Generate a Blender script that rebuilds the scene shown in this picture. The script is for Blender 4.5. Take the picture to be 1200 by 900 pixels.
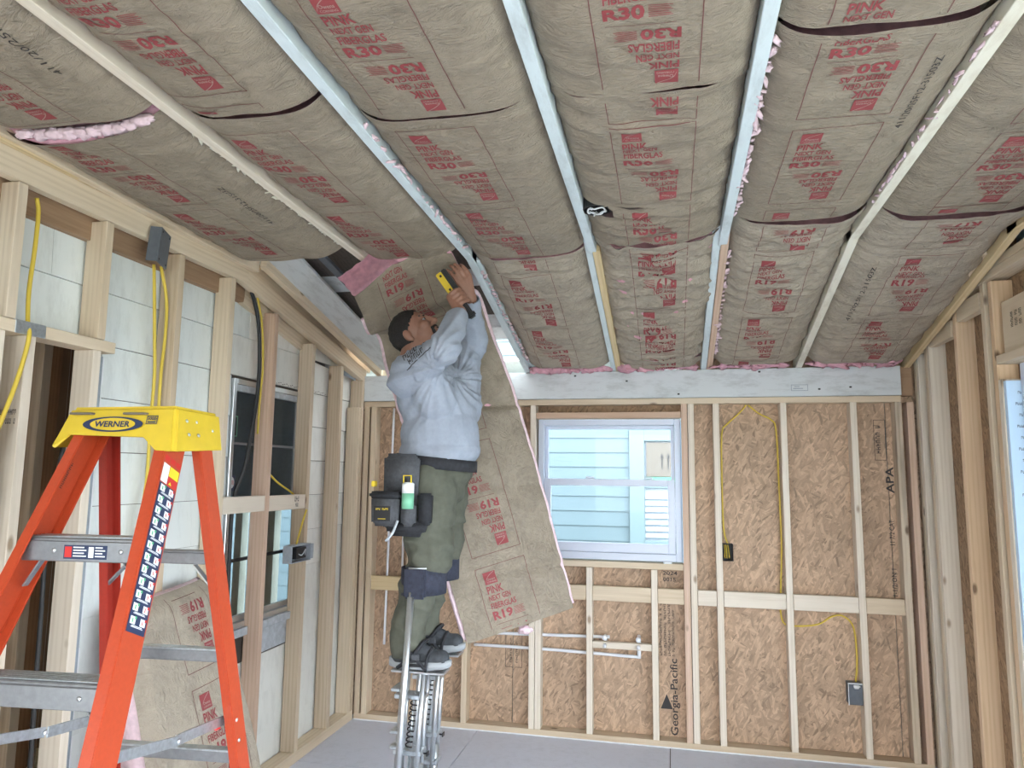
import bpy, bmesh, math, random
from mathutils import Vector, Matrix, noise
random.seed(7)
for o in list(bpy.data.objects): bpy.data.objects.remove(o)
scene = bpy.context.scene
COL = scene.collection
V = Vector
# ------------------------------------------------------------------ camera
CAM_H = 1.653
def make_camera():
    pitch, yaw, roll = math.radians(7.1655), math.radians(12.5333), math.radians(0.6493)
    f = V((-math.sin(yaw)*math.cos(pitch), math.cos(yaw)*math.cos(pitch), math.sin(pitch)))
    r = V((math.cos(yaw), math.sin(yaw), 0)); u = r.cross(f)
    r2 = math.cos(roll)*r + math.sin(roll)*u; u2 = -math.sin(roll)*r + math.cos(roll)*u
    m = Matrix((r2, u2, -f)).transposed().to_4x4(); m.translation = (0, 0, CAM_H)
    cd = bpy.data.cameras.new('camera'); cd.sensor_width = 36; cd.lens = 836.085*36/1200
    cd.clip_start = .02; cd.clip_end = 200
    c = bpy.data.objects.new('camera', cd); COL.objects.link(c); c.matrix_world = m
    scene.camera = c
make_camera()
# ------------------------------------------------------------------ daylight
w = bpy.data.worlds.new('overcast_sky'); scene.world = w; w.use_nodes = True
bg = w.node_tree.nodes['Background']
bg.inputs[0].default_value = (0.90, 0.955, 1.0, 1); bg.inputs[1].default_value = 3.6
vs = scene.view_settings
vs.view_transform = 'Standard'; vs.look = 'None'; vs.gamma = 1; vs.exposure = 1.75; vs.use_curve_mapping = False

# ------------------------------------------------------------------ materials
def new_mat(name):
    m = bpy.data.materials.new(name); m.use_nodes = True
    nt = m.node_tree; b = nt.nodes['Principled BSDF']
    return m, nt, b
def N(nt, t, **k):
    n = nt.nodes.new(t)
    for a, v in k.items():
        if a.startswith('i_'): n.inputs[a[2:].replace('_', ' ')].default_value = v
        else: setattr(n, a, v)
    return n
def ramp(nt, stops):
    n = nt.nodes.new('ShaderNodeValToRGB'); e = n.color_ramp.elements
    e[0].position, e[0].color = stops[0][0], (*stops[0][1], 1)
    e[1].position, e[1].color = stops[-1][0], (*stops[-1][1], 1)
    for p, c in stops[1:-1]:
        q = e.new(p); q.color = (*c, 1)
    return n
def mixc(nt, fac, a, b, mode='MIX'):
    n = nt.nodes.new('ShaderNodeMix'); n.data_type = 'RGBA'; n.blend_type = mode
    for s, v in ((0, fac), (6, a), (7, b)):
        if hasattr(v, 'links') or isinstance(v, bpy.types.NodeSocket): nt.links.new(v, n.inputs[s])
        elif isinstance(v, (int, float)): n.inputs[s].default_value = v
        else: n.inputs[s].default_value = (*v, 1)
    return n.outputs[2]
def math_n(nt, op, a, b=None):
    n = nt.nodes.new('ShaderNodeMath'); n.operation = op
    for i, v in enumerate((a, b)):
        if v is None: continue
        if isinstance(v, (int, float)): n.inputs[i].default_value = v
        else: nt.links.new(v, n.inputs[i])
    return n.outputs[0]
def coords(nt, scale=(1, 1, 1), rnd=True, rot=(0, 0, 0)):
    tc = nt.nodes.new('ShaderNodeTexCoord'); out = tc.outputs['Object']
    if rnd:
        oi = nt.nodes.new('ShaderNodeObjectInfo')
        ml = nt.nodes.new('ShaderNodeVectorMath'); ml.operation = 'SCALE'; ml.inputs[0].default_value = (7.3, 5.1, 11.7)
        nt.links.new(oi.outputs['Random'], ml.inputs['Scale'])
        ad = nt.nodes.new('ShaderNodeVectorMath'); nt.links.new(out, ad.inputs[0]); nt.links.new(ml.outputs[0], ad.inputs[1]); out = ad.outputs[0]
    mp = nt.nodes.new('ShaderNodeMapping'); mp.inputs['Scale'].default_value = scale; mp.inputs['Rotation'].default_value = rot
    nt.links.new(out, mp.inputs[0]); return mp.outputs[0]
def noise_n(nt, vec, scale, detail=3, rough=.55, dist=0):
    n = N(nt, 'ShaderNodeTexNoise'); n.inputs['Scale'].default_value = scale; n.inputs['Detail'].default_value = detail
    n.inputs['Roughness'].default_value = rough; n.inputs['Distortion'].default_value = dist
    nt.links.new(vec, n.inputs['Vector']); return n.outputs['Fac']
def bump(nt, b, h, strength=.3, dist=.01):
    n = N(nt, 'ShaderNodeBump'); n.inputs['Strength'].default_value = strength; n.inputs['Distance'].default_value = dist
    nt.links.new(h, n.inputs['Height']); nt.links.new(n.outputs[0], b.inputs['Normal'])

def plain(name, col, rough=.6, metal=0, noise_amt=0, noise_scale=20, bump_s=0, emit=None):
    m, nt, b = new_mat(name)
    b.inputs['Roughness'].default_value = rough; b.inputs['Metallic'].default_value = metal
    b.inputs['Base Color'].default_value = (*col, 1)
    if noise_amt:
        v = coords(nt); f = noise_n(nt, v, noise_scale, 4)
        d = tuple(c*(1-noise_amt) for c in col); l = tuple(min(1, c*(1+noise_amt)) for c in col)
        r = ramp(nt, [(.3, d), (.7, l)]); nt.links.new(f, r.inputs[0]); nt.links.new(r.outputs[0], b.inputs['Base Color'])
        if bump_s: bump(nt, b, f, bump_s, .004)
    return m

def wood(name, light, dark, knot=(.10, .05, .025), knots=True, tint=.12, streak=None):
    m, nt, b = new_mat(name); b.inputs['Roughness'].default_value = .72
    v = coords(nt, (1, 1, .05)); g = noise_n(nt, v, 55, 5, .6, .6)
    v2 = coords(nt, (1, .6, .035)); wv = N(nt, 'ShaderNodeTexWave'); wv.inputs['Scale'].default_value = 14
    wv.inputs['Distortion'].default_value = 5; wv.inputs['Detail'].default_value = 2; wv.inputs['Detail Scale'].default_value = 1.2
    nt.links.new(v2, wv.inputs['Vector'])
    s = math_n(nt, 'ADD', math_n(nt, 'MULTIPLY', g, .78), math_n(nt, 'MULTIPLY', wv.outputs['Fac'], .22))
    r = ramp(nt, [(.22, dark), (.56, light)]); nt.links.new(s, r.inputs[0]); c = r.outputs[0]
    vb = coords(nt, (1, 1, .25)); big = noise_n(nt, vb, 3.0, 2)
    rb = ramp(nt, [(.3, tuple(1-tint*k for k in (1, 1.3, 1.7))), (.7, (1, 1, 1))]); nt.links.new(big, rb.inputs[0])
    c = mixc(nt, 1.0, c, rb.outputs[0], 'MULTIPLY')
    if streak:
        vs_ = coords(nt, (1, 1, .12)); st = noise_n(nt, vs_, 9, 3)
        rs = ramp(nt, [(.56, (0, 0, 0)), (.68, (1, 1, 1))]); nt.links.new(st, rs.inputs[0])
        c = mixc(nt, math_n(nt, 'MULTIPLY', rs.outputs[0], .55), c, streak)
    if knots:
        vk = coords(nt, (1, 1, .45)); vo = N(nt, 'ShaderNodeTexVoronoi'); vo.inputs['Scale'].default_value = 6.5
        nt.links.new(vk, vo.inputs['Vector'])
        rk = ramp(nt, [(.045, (1, 1, 1)), (.10, (0, 0, 0))]); nt.links.new(vo.outputs['Distance'], rk.inputs[0])
        c = mixc(nt, math_n(nt, 'MULTIPLY', rk.outputs[0], .8), c, knot)
    nt.links.new(c, b.inputs['Base Color']); bump(nt, b, s, .06, .002)
    return m

def painted(name, col, wear, amt=.6, rough=.6):
    m, nt, b = new_mat(name); b.inputs['Roughness'].default_value = rough
    v = coords(nt, (1, 1, .3)); f = noise_n(nt, v, 22, 5, .7); h = noise_n(nt, coords(nt), 3, 2)
    s = math_n(nt, 'ADD', math_n(nt, 'MULTIPLY', f, .7), math_n(nt, 'MULTIPLY', h, .3))
    r = ramp(nt, [(.30, wear), (.30+.12*amt, tuple(.5*(a+c) for a, c in zip(col, wear))), (.52, col)]); nt.links.new(s, r.inputs[0])
    nt.links.new(r.outputs[0], b.inputs['Base Color']); bump(nt, b, f, .15, .002)
    return m

def osb(name, base=(.51, .365, .255)):
    m, nt, b = new_mat(name); b.inputs['Roughness'].default_value = .75
    col = None
    for i, (rot, sc) in enumerate(((.35, (17, 75)), (-.65, (19, 82)), (1.35, (16, 70)), (2.1, (23, 95)))):
        v = coords(nt, (1, 1, 1), True, (0, 0, rot))
        nz = N(nt, 'ShaderNodeTexNoise'); nz.inputs['Scale'].default_value = 6; nt.links.new(v, nz.inputs['Vector'])
        ad = nt.nodes.new('ShaderNodeVectorMath'); ad.operation = 'MULTIPLY_ADD'; ad.inputs[1].default_value = (.05, .05, 0)
        nt.links.new(nz.outputs['Color'], ad.inputs[0]); nt.links.new(v, ad.inputs[2])
        mp = nt.nodes.new('ShaderNodeMapping'); mp.inputs['Scale'].default_value = (sc[0], sc[1], 1); mp.inputs['Location'].default_value = (i*3.3, i*1.7, 0)
        nt.links.new(ad.outputs[0], mp.inputs[0])
        vo = N(nt, 'ShaderNodeTexVoronoi'); vo.voronoi_dimensions = '2D'; vo.inputs['Scale'].default_value = 1; nt.links.new(mp.outputs[0], vo.inputs['Vector'])
        sp = N(nt, 'ShaderNodeSeparateColor'); nt.links.new(vo.outputs['Color'], sp.inputs[0])
        d = tuple(x*.60 for x in base); l = tuple(min(1, x*1.28) for x in base)
        r = ramp(nt, [(0, d), (.15, tuple(x*.84 for x in base)), (.55, base), (1, l)]); nt.links.new(sp.outputs[0], r.inputs[0])
        vg = nt.nodes.new('ShaderNodeMapping'); vg.inputs['Scale'].default_value = (6, 120, 1); nt.links.new(v, vg.inputs[0])
        g = noise_n(nt, vg.outputs[0], 1, 2); rg = ramp(nt, [(.3, (.82, .8, .78)), (.7, (1.0, 1.0, 1.0))]); nt.links.new(g, rg.inputs[0])
        c = mixc(nt, 1.0, r.outputs[0], rg.outputs[0], 'MULTIPLY')
        if col is None: col = c
        else:
            k = ramp(nt, [(.60, (0, 0, 0)), (.63, (1, 1, 1))]); nt.links.new(sp.outputs[1], k.inputs[0])
            col = mixc(nt, k.outputs[0], col, c)
    big = noise_n(nt, coords(nt), 1.6, 3); rb = ramp(nt, [(.3, (.82, .8, .78)), (.7, (1.08, 1.05, 1.02))]); nt.links.new(big, rb.inputs[0])
    col = mixc(nt, 1.0, col, rb.outputs[0], 'MULTIPLY')
    nt.links.new(col, b.inputs['Base Color'])
    bw = N(nt, 'ShaderNodeRGBToBW'); nt.links.new(col, bw.inputs[0]); bump(nt, b, bw.outputs[0], .35, .004)
    return m

def kraft(name, col=(.285, .236, .178)):
    m, nt, b = new_mat(name); b.inputs['Roughness'].default_value = .62
    v = coords(nt); f = noise_n(nt, v, 7, 6, .65, .8); g = noise_n(nt, v, 45, 3)
    s = math_n(nt, 'ADD', math_n(nt, 'MULTIPLY', f, .7), math_n(nt, 'MULTIPLY', g, .3))
    r = ramp(nt, [(.32, tuple(c*.74 for c in col)), (.52, col), (.72, tuple(c*1.16 for c in col))]); nt.links.new(s, r.inputs[0])
    nt.links.new(r.outputs[0], b.inputs['Base Color'])
    w1 = noise_n(nt, coords(nt, (1, 2.6, 1.5)), 10, 5, .6, 1.5); w2 = noise_n(nt, coords(nt, (1.7, 1, 1)), 26, 3, .5, 1.2)
    rid = math_n(nt, 'ABSOLUTE', math_n(nt, 'SUBTRACT', w1, .5))
    rr = ramp(nt, [(0, (0, 0, 0)), (.10, (1, 1, 1))]); nt.links.new(rid, rr.inputs[0])
    h = math_n(nt, 'ADD', math_n(nt, 'MULTIPLY', rr.outputs[0], .5), math_n(nt, 'ADD', w1, math_n(nt, 'MULTIPLY', w2, .35)))
    bump(nt, b, h, .5, .013)
    return m

def glass_mat(name, tint=(.93, .97, 1)):
    m, nt, b = new_mat(name)
    tr = N(nt, 'ShaderNodeBsdfTransparent'); tr.inputs[0].default_value = (*tint, 1)
    gl = N(nt, 'ShaderNodeBsdfGlossy'); gl.inputs['Roughness'].default_value = .03
    lw = N(nt, 'ShaderNodeLayerWeight'); lw.inputs['Blend'].default_value = .5
    fr = math_n(nt, 'ADD', .006, math_n(nt, 'MULTIPLY', math_n(nt, 'POWER', lw.outputs['Facing'], 4.), .45))
    mx = N(nt, 'ShaderNodeMixShader'); nt.links.new(fr, mx.inputs[0]); nt.links.new(tr.outputs[0], mx.inputs[1]); nt.links.new(gl.outputs[0], mx.inputs[2])
    nt.links.new(mx.outputs[0], nt.nodes['Material Output'].inputs[0])
    return m

M = {}
M['pine'] = wood('pale_pine', (.70, .59, .445), (.585, .475, .34))
M['pine_white'] = wood('whitewashed_pine', (.74, .665, .56), (.63, .55, .44), knot=(.25, .16, .09), tint=.06)
M['pine_warm'] = wood('warm_pine', (.72, .535, .36), (.60, .42, .26), tint=.14)
M['pine_yellow'] = wood('yellow_pine', (.70, .56, .34), (.54, .40, .21), knots=False)
M['pine_grey'] = wood('weathered_pine', (.62, .515, .385), (.49, .39, .285), tint=.16)
M['pine_red'] = wood('reddish_pine', (.64, .47, .36), (.52, .36, .26), tint=.12)
M['pine_stain'] = wood('stained_pine', (.64, .545, .42), (.48, .39, .29), streak=(.20, .17, .15))
M['brown_board'] = wood('brown_board', (.36, .235, .145), (.25, .155, .09), knots=False)
M['dark_board'] = wood('dark_board', (.10, .085, .075), (.06, .05, .045), knots=False)
M['white_paint'] = painted('old_white_paint', (.62, .70, .73), (.38, .42, .43), .5)
M['cream_paint'] = painted('cream_paint', (.74, .71, .60), (.45, .38, .27), .4)
M['beam_paint'] = painted('grey_white_paint', (.60, .63, .64), (.34, .35, .35), .7)
M['eave_white'] = painted('white_eave_paint', (.85, .87, .86), (.6, .6, .58), .3)
M['osb'] = osb('strand_board')
M['osb_dark'] = osb('strand_board_brown', (.36, .24, .145))
M['kraft'] = kraft('kraft_paper')
M['kraft2'] = kraft('kraft_paper_light', (.375, .32, .252))
M['ink'] = plain('red_ink', (.27, .050, .055), .7)
M['ink_line'] = plain('faded_red_line', (.15, .045, .042), .7)
M['paper_mark'] = plain('bare_paper_mark', (.36, .23, .20), .7)
M['black_ink'] = plain('black_ink', (.035, .03, .03), .7)
M['pink'] = plain('pink_fibreglass', (.66, .36, .43), .95, 0, .16, 35, .8)
M['pink_pale'] = plain('pale_pink_fibreglass', (.72, .55, .60), .95, 0, .14, 45, .8)
M['siding'] = painted('old_white_siding', (.74, .78, .765), (.52, .55, .53), .3)
M['siding_warm'] = painted('cream_siding', (.75, .755, .71), (.55, .55, .51), .3)
M['vinyl'] = plain('white_vinyl', (.60, .65, .76), .35)
M['glass'] = glass_mat('window_glass')
M['glass_dark'] = glass_mat('old_window_glass', (.70, .76, .80))
M['alu'] = plain('aluminium', (.62, .64, .66), .32, .9)
M['alu_dull'] = plain('dull_aluminium', (.30, .31, .33), .42, .75, .1, 60)
M['galv'] = plain('galvanised_steel', (.55, .60, .64), .35, .85, .15, 80)
M['orange'] = plain('orange_fibreglass', (.43, .056, .018), .38, 0, .06, 90)
M['orange_dark'] = plain('deep_orange_fibreglass', (.34, .030, .018), .4, 0, .06, 90)
M['yellow'] = plain('yellow_plastic', (.60, .43, .03), .38, 0, .04, 30)
M['navy'] = plain('navy_print', (.016, .030, .085), .45)
M['label_white'] = plain('white_print', (.78, .80, .82), .5)
M['label_red'] = plain('red_print', (.55, .03, .025), .5)
M['label_yellow'] = plain('yellow_print', (.80, .60, .03), .5)
M['label_green'] = plain('green_print', (.10, .42, .20), .5)
M['black'] = plain('black_rubber', (.014, .014, .016), .55)
M['black_cloth'] = plain('black_webbing', (.022, .023, .028), .85, 0, .3, 60, .3)
M['navy_cloth'] = plain('navy_strap_cloth', (.03, .034, .055), .85, 0, .25, 60, .3)
M['grey_cloth'] = plain('charcoal_nylon', (.075, .078, .088), .8, 0, .2, 70, .3)
M['shirt'] = plain('pale_blue_grey_knit', (.30, .335, .40), .85, 0, .05, 60, .2)
M['trousers'] = plain('olive_cotton', (.095, .099, .075), .85, 0, .12, 35, .25)
M['skin'] = plain('skin', (.28, .140, .095), .5, 0, .08, 25, .1)
M['hair'] = plain('dark_hair', (.012, .010, .010), .7, 0, .5, 150, .8)
M['cable_yellow'] = plain('yellow_cable', (.68, .50, .06), .5)
M['cable_black'] = plain('black_cable', (.02, .02, .022), .5)
M['pvc_grey'] = plain('grey_plastic_box', (.10, .115, .135), .5, 0, .1, 40)
M['pvc_lightgrey'] = plain('pale_grey_box', (.32, .36, .40), .5, 0, .1, 40)
M['pipe'] = plain('white_pipe', (.74, .76, .80), .35)
M['floor'] = painted('grey_subfloor', (.57, .60, .69), (.46, .485, .555), .5, .5)
M['wrap'] = plain('pale_blue_wrap', (.55, .72, .88), .5)
def thin_sheet(name, col):
    m, nt, b = new_mat(name); b.inputs['Base Color'].default_value = (*col, 1); b.inputs['Roughness'].default_value = .6
    tl = N(nt, 'ShaderNodeBsdfTranslucent'); tl.inputs[0].default_value = (*col, 1); mx = N(nt, 'ShaderNodeMixShader'); mx.inputs[0].default_value = .35
    nt.links.new(b.outputs[0], mx.inputs[1]); nt.links.new(tl.outputs[0], mx.inputs[2]); nt.links.new(mx.outputs[0], nt.nodes['Material Output'].inputs[0]); return m
M['wrap_sheet'] = thin_sheet('translucent_wrap', (.42, .56, .68))
M['film'] = plain('grey_film', (.42, .46, .50), .35, 0, .2, 30, .5)
M['house'] = painted('neighbour_siding', (.13, .175, .19), (.11, .155, .17), .4)
M['house_trim'] = plain('neighbour_trim', (.16, .215, .225), .5)
M['cardboard'] = plain('cardboard', (.15, .125, .10), .8, 0, .06, 10)
M['ground'] = plain('outside_ground', (.34, .35, .30), .9, 0, .2, 2)
M['concrete'] = plain('pale_plaster', (.50, .48, .43), .9, 0, .1, 3)
M['sole'] = plain('grey_sole', (.34, .36, .38), .7)
M['shoe'] = plain('charcoal_shoe', (.045, .05, .058), .75, 0, .3, 50, .3)
M['can_green'] = plain('green_tube', (.20, .50, .33), .4)
M['teal'] = plain('teal', (.10, .30, .30), .5)

# ------------------------------------------------------------------ object helpers
def tag(o, label=None, cat=None, group=None, kind=None):
    if label: o['label'] = label
    if cat: o['category'] = cat
    if group: o['group'] = group
    if kind: o['kind'] = kind
    return o
def attach(o, p):
    if p is not None:
        o.parent = p; o.matrix_parent_inverse = p.matrix_basis.inverted()
    return o
def empty(name, loc=(0, 0, 0)):
    e = bpy.data.objects.new(name, None); COL.objects.link(e); e.location = loc; e.empty_display_size = .1
    e.matrix_basis = Matrix.Translation(loc)
    return e
def add(name, me, mat, parent=None, mtx=None, smooth=False):
    o = bpy.data.objects.new(name, me); COL.objects.link(o)
    if mat is not None:
        me.materials.clear(); me.materials.append(M[mat] if isinstance(mat, str) else mat)
    if smooth:
        me.polygons.foreach_set('use_smooth', [True]*len(me.polygons))
    if mtx is not None: o.matrix_basis = mtx
    return attach(o, parent)
def pyd(name, verts, faces, mat, parent=None, smooth=False, mtx=None):
    me = bpy.data.meshes.new(name); me.from_pydata([tuple(v) for v in verts], [], faces); me.update()
    return add(name, me, mat, parent, mtx, smooth)
def from_bm(name, bm, mat, parent=None, smooth=False, mtx=None):
    bmesh.ops.recalc_face_normals(bm, faces=bm.faces)
    me = bpy.data.meshes.new(name); bm.to_mesh(me); bm.free()
    return add(name, me, mat, parent, mtx, smooth)
def bm_box(bm, mn, mx, bev=0, mtx=None, seg=1):
    r = bmesh.ops.create_cube(bm, size=1); vs_ = r['verts']
    mn, mx = V(mn), V(mx); c = (mn+mx)/2; d = mx-mn
    for v in vs_:
        v.co = V((v.co.x*d.x, v.co.y*d.y, v.co.z*d.z))+c
        if mtx is not None: v.co = mtx @ v.co
    if bev:
        es = list({e for v in vs_ for e in v.link_edges})
        bmesh.ops.bevel(bm, geom=es, offset=bev, segments=seg, affect='EDGES', clamp_overlap=True)
def box(name, mn, mx, mat, parent=None, bev=.002, seg=1):
    c = (V(mn)+V(mx))/2; bm = bmesh.new(); bm_box(bm, V(mn)-c, V(mx)-c, bev, seg=seg)
    return from_bm(name, bm, mat, parent, mtx=Matrix.Translation(c))
def stick(name, a, b, wdir, wsz, tsz, mat, parent=None, bev=.002):
    """a board from a to b (centre line); wsz along wdir, tsz across"""
    a, b = V(a), V(b); z = (b-a).normalized(); x = V(wdir); x = (x-z*x.dot(z)).normalized(); y = z.cross(x)
    m = Matrix((x, y, z)).transposed().to_4x4(); m.translation = (a+b)/2
    L = (b-a).length; bm = bmesh.new(); bm_box(bm, (-wsz/2, -tsz/2, -L/2), (wsz/2, tsz/2, L/2), bev)
    return from_bm(name, bm, mat, parent, mtx=m)
def lum(name, mn, mx, mat, parent=None):
    d = V(mx)-V(mn); c = (V(mn)+V(mx))/2; k = max(range(3), key=lambda i: d[i])
    ax = [V((1, 0, 0)), V((0, 1, 0)), V((0, 0, 1))]; a = c-ax[k]*d[k]/2; b = c+ax[k]*d[k]/2
    wi = [i for i in range(3) if i != k]
    return stick(name, a, b, ax[wi[0]], d[wi[0]], d[wi[1]], mat, parent)
def smooth_path(pts, n=6):
    pts = [V(p) for p in pts]
    if len(pts) < 3: return pts
    P = [pts[0]*2-pts[1]]+pts+[pts[-1]*2-pts[-2]]; out = []
    for i in range(1, len(P)-2):
        for k in range(n):
            t = k/n; a, b, c, d = P[i-1], P[i], P[i+1], P[i+2]
            out.append(.5*((2*b)+(c-a)*t+(2*a-5*b+4*c-d)*t*t+(3*b-a-3*c+d)*t**3))
    return out+[pts[-1]]
def bm_tube(bm, pts, r, n=8, flat=None):
    pts = [V(p) for p in pts]; rs = r if isinstance(r, (list, tuple)) else [r]*len(pts)
    t0 = (pts[1]-pts[0]).normalized(); x = t0.orthogonal().normalized(); rings = []
    for i, p in enumerate(pts):
        t = (pts[min(i+1, len(pts)-1)]-pts[max(i-1, 0)]).normalized()
        x = (x-t*x.dot(t)).normalized(); y = t.cross(x)
        fy = flat if flat else 1
        rings.append([bm.verts.new(p+(x*math.cos(2*math.pi*k/n)+y*math.sin(2*math.pi*k/n)*fy)*rs[i]) for k in range(n)])
    for a, b in zip(rings, rings[1:]):
        for k in range(n): bm.faces.new((a[k], a[(k+1) % n], b[(k+1) % n], b[k]))
    bm.faces.new(rings[0][::-1]); bm.faces.new(rings[-1])
def tube(name, pts, r, mat, parent=None, n=8, sm=True, res=6):
    bm = bmesh.new(); bm_tube(bm, smooth_path(pts, res) if sm else pts, r, n)
    return from_bm(name, bm, mat, parent, smooth=True)
def grid_obj(name, fn, nu, nv, mat, parent=None, smooth=True):
    vs_ = [fn(i/nu, j/nv) for j in range(nv+1) for i in range(nu+1)]
    fs = [(j*(nu+1)+i, j*(nu+1)+i+1, (j+1)*(nu+1)+i+1, (j+1)*(nu+1)+i) for j in range(nv) for i in range(nu)]
    return pyd(name, vs_, fs, mat, parent, smooth)
def prism(name, poly, axis, d0, d1, mat, parent=None, mtx=None, bev=0):
    """extrude a 2D outline; axis 'x','y','z' is the extrusion direction"""
    def P(q, d): return {'x': (d, q[0], q[1]), 'y': (q[0], d, q[1]), 'z': (q[0], q[1], d)}[axis]
    bm = bmesh.new(); n = len(poly); A = [bm.verts.new(P(q, d0)) for q in poly]; B = [bm.verts.new(P(q, d1)) for q in poly]
    bm.faces.new(A); bm.faces.new(B[::-1])
    for i in range(n): bm.faces.new((A[i], B[i], B[(i+1) % n], A[(i+1) % n]))
    if bev: bmesh.ops.bevel(bm, geom=list(bm.edges), offset=bev, segments=2, affect='EDGES', clamp_overlap=True)
    return from_bm(name, bm, mat, parent, mtx=mtx)
def tuft(name, loc, size, mat, parent=None, seed=0, sub=3, rough=.45):
    bm = bmesh.new(); bmesh.ops.create_icosphere(bm, subdivisions=sub, radius=1)
    s = V(size)
    for v in bm.verts:
        k = 1+rough*noise.noise(v.co*2.1+V((seed*3.1, 0, 0)))+rough*.6*noise.noise(v.co*5+V((0, seed*1.7, 0)))
        v.co = V((v.co.x*s.x*k, v.co.y*s.y*k, v.co.z*s.z*k))
    return from_bm(name, bm, mat, parent, smooth=True, mtx=Matrix.Translation(loc))

# ------------------------------------------------------------------ lettering
_tc = {}
def text_geo(s, bold=0.0):
    key = (s, bold)
    if key in _tc: return _tc[key]
    cu = bpy.data.curves.new('t', 'FONT'); cu.body = s; cu.size = 1; cu.resolution_u = 2; cu.offset = bold
    o = bpy.data.objects.new('t', cu); COL.objects.link(o)
    dg = bpy.context.evaluated_depsgraph_get(); me = bpy.data.meshes.new_from_object(o.evaluated_get(dg))
    vs_ = [(v.co.x, v.co.y) for v in me.vertices]; fs = [tuple(p.vertices) for p in me.polygons]
    bpy.data.objects.remove(o); bpy.data.curves.remove(cu); bpy.data.meshes.remove(me)
    xs = [v[0] for v in vs_]; ys = [v[1] for v in vs_]
    bb = (min(xs), min(ys), max(xs), max(ys)); _tc[key] = (vs_, fs, bb); return _tc[key]
class Flat:
    """a flat 2D print: pieces in (x right, y up)"""
    def __init__(s): s.v = []; s.f = []
    def text(s, t, x0, y0, x1, y1, bold=.0, rot=0):
        vs_, fs, bb = text_geo(t, bold); k = len(s.v)
        for x, y in vs_:
            a = (x-bb[0])/(bb[2]-bb[0]); b = (y-bb[1])/(bb[3]-bb[1])
            if rot == 90: a, b = 1-b, a
            elif rot == -90: a, b = b, 1-a
            s.v.append((x0+a*(x1-x0), y0+b*(y1-y0)))
        s.f += [tuple(i+k for i in f) for f in fs]
    def smear(s, n, x0, y0, x1, y1, rot=0, seed=1):
        """a row of n blurred, unreadable marks"""
        rr = random.Random(seed*31+n); k = len(s.v); hor = rot == 0
        L = (x1-x0) if hor else (y1-y0); H = (y1-y0) if hor else (x1-x0); c = L/n
        for i in range(n):
            if rr.random() < .12: continue
            t = c*.20; w_ = c*.74; a = i*c
            for (p, q, u, v) in [(a, a+t, 0, H), (a+w_-t, a+w_, H*rr.choice((0, .3)), H*rr.choice((.7, 1))), (a, a+w_, H*rr.choice((0, .42, .8)), 0)]:
                if v == 0: v = u+H*.2
                if hor: s.rect(x0+p, y0+u, x0+q, y0+v)
                else: s.rect(x1-v, y0+p, x1-u, y0+q)
    def rect(s, x0, y0, x1, y1):
        k = len(s.v); s.v += [(x0, y0), (x1, y0), (x1, y1), (x0, y1)]; s.f.append((k, k+1, k+2, k+3))
    def quad(s, *p):
        k = len(s.v); s.v += list(p); s.f.append(tuple(range(k, k+len(p))))
    def frame(s, x0, y0, x1, y1, t):
        s.rect(x0, y0, x1, y0+t); s.rect(x0, y1-t, x1, y1); s.rect(x0, y0, x0+t, y1); s.rect(x1-t, y0, x1, y1)
    def ellipse(s, cx, cy, rx, ry, n=40):
        s.quad(*[(cx+rx*math.cos(2*math.pi*i/n), cy+ry*math.sin(2*math.pi*i/n)) for i in range(n)])
    def turned(s, cx, cy):
        k = len(s.v); n = [(2*cx-x, 2*cy-y) for x, y in s.v]; s.f += [tuple(i+k for i in f) for f in s.f]; s.v += n
    def cut(s, step, clip=None):
        bm = bmesh.new(); vv = [bm.verts.new((x, y, 0)) for x, y in s.v]
        for f in s.f:
            try: bm.faces.new([vv[i] for i in f])
            except ValueError: pass
        bmesh.ops.triangulate(bm, faces=bm.faces)
        xs = [v.co.x for v in bm.verts]; ys = [v.co.y for v in bm.verts]
        for ax, lo, hi in ((0, min(xs), max(xs)), (1, min(ys), max(ys))):
            q = math.floor(lo/step)*step+step
            while q < hi:
                co = [0, 0, 0]; no = [0, 0, 0]; co[ax] = q; no[ax] = 1
                bmesh.ops.bisect_plane(bm, geom=bm.verts[:]+bm.edges[:]+bm.faces[:], plane_co=co, plane_no=no, dist=1e-6); q += step
        bm.verts.index_update(); r = Flat(); r.v = [(v.co.x, v.co.y) for v in bm.verts]
        r.f = [tuple(v.index for v in f.verts) for f in bm.faces]; bm.free(); return r
def place_flat(name, F, mtx, mat, parent=None):
    return pyd(name, [mtx @ V((x, y, 0)) for x, y in F.v], F.f, mat, parent)
def frame_mtx(o, xd, yd):
    x = V(xd).normalized(); y = V(yd).normalized(); z = x.cross(y); m = Matrix((x, y, z)).transposed().to_4x4(); m.translation = o; return m

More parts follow.
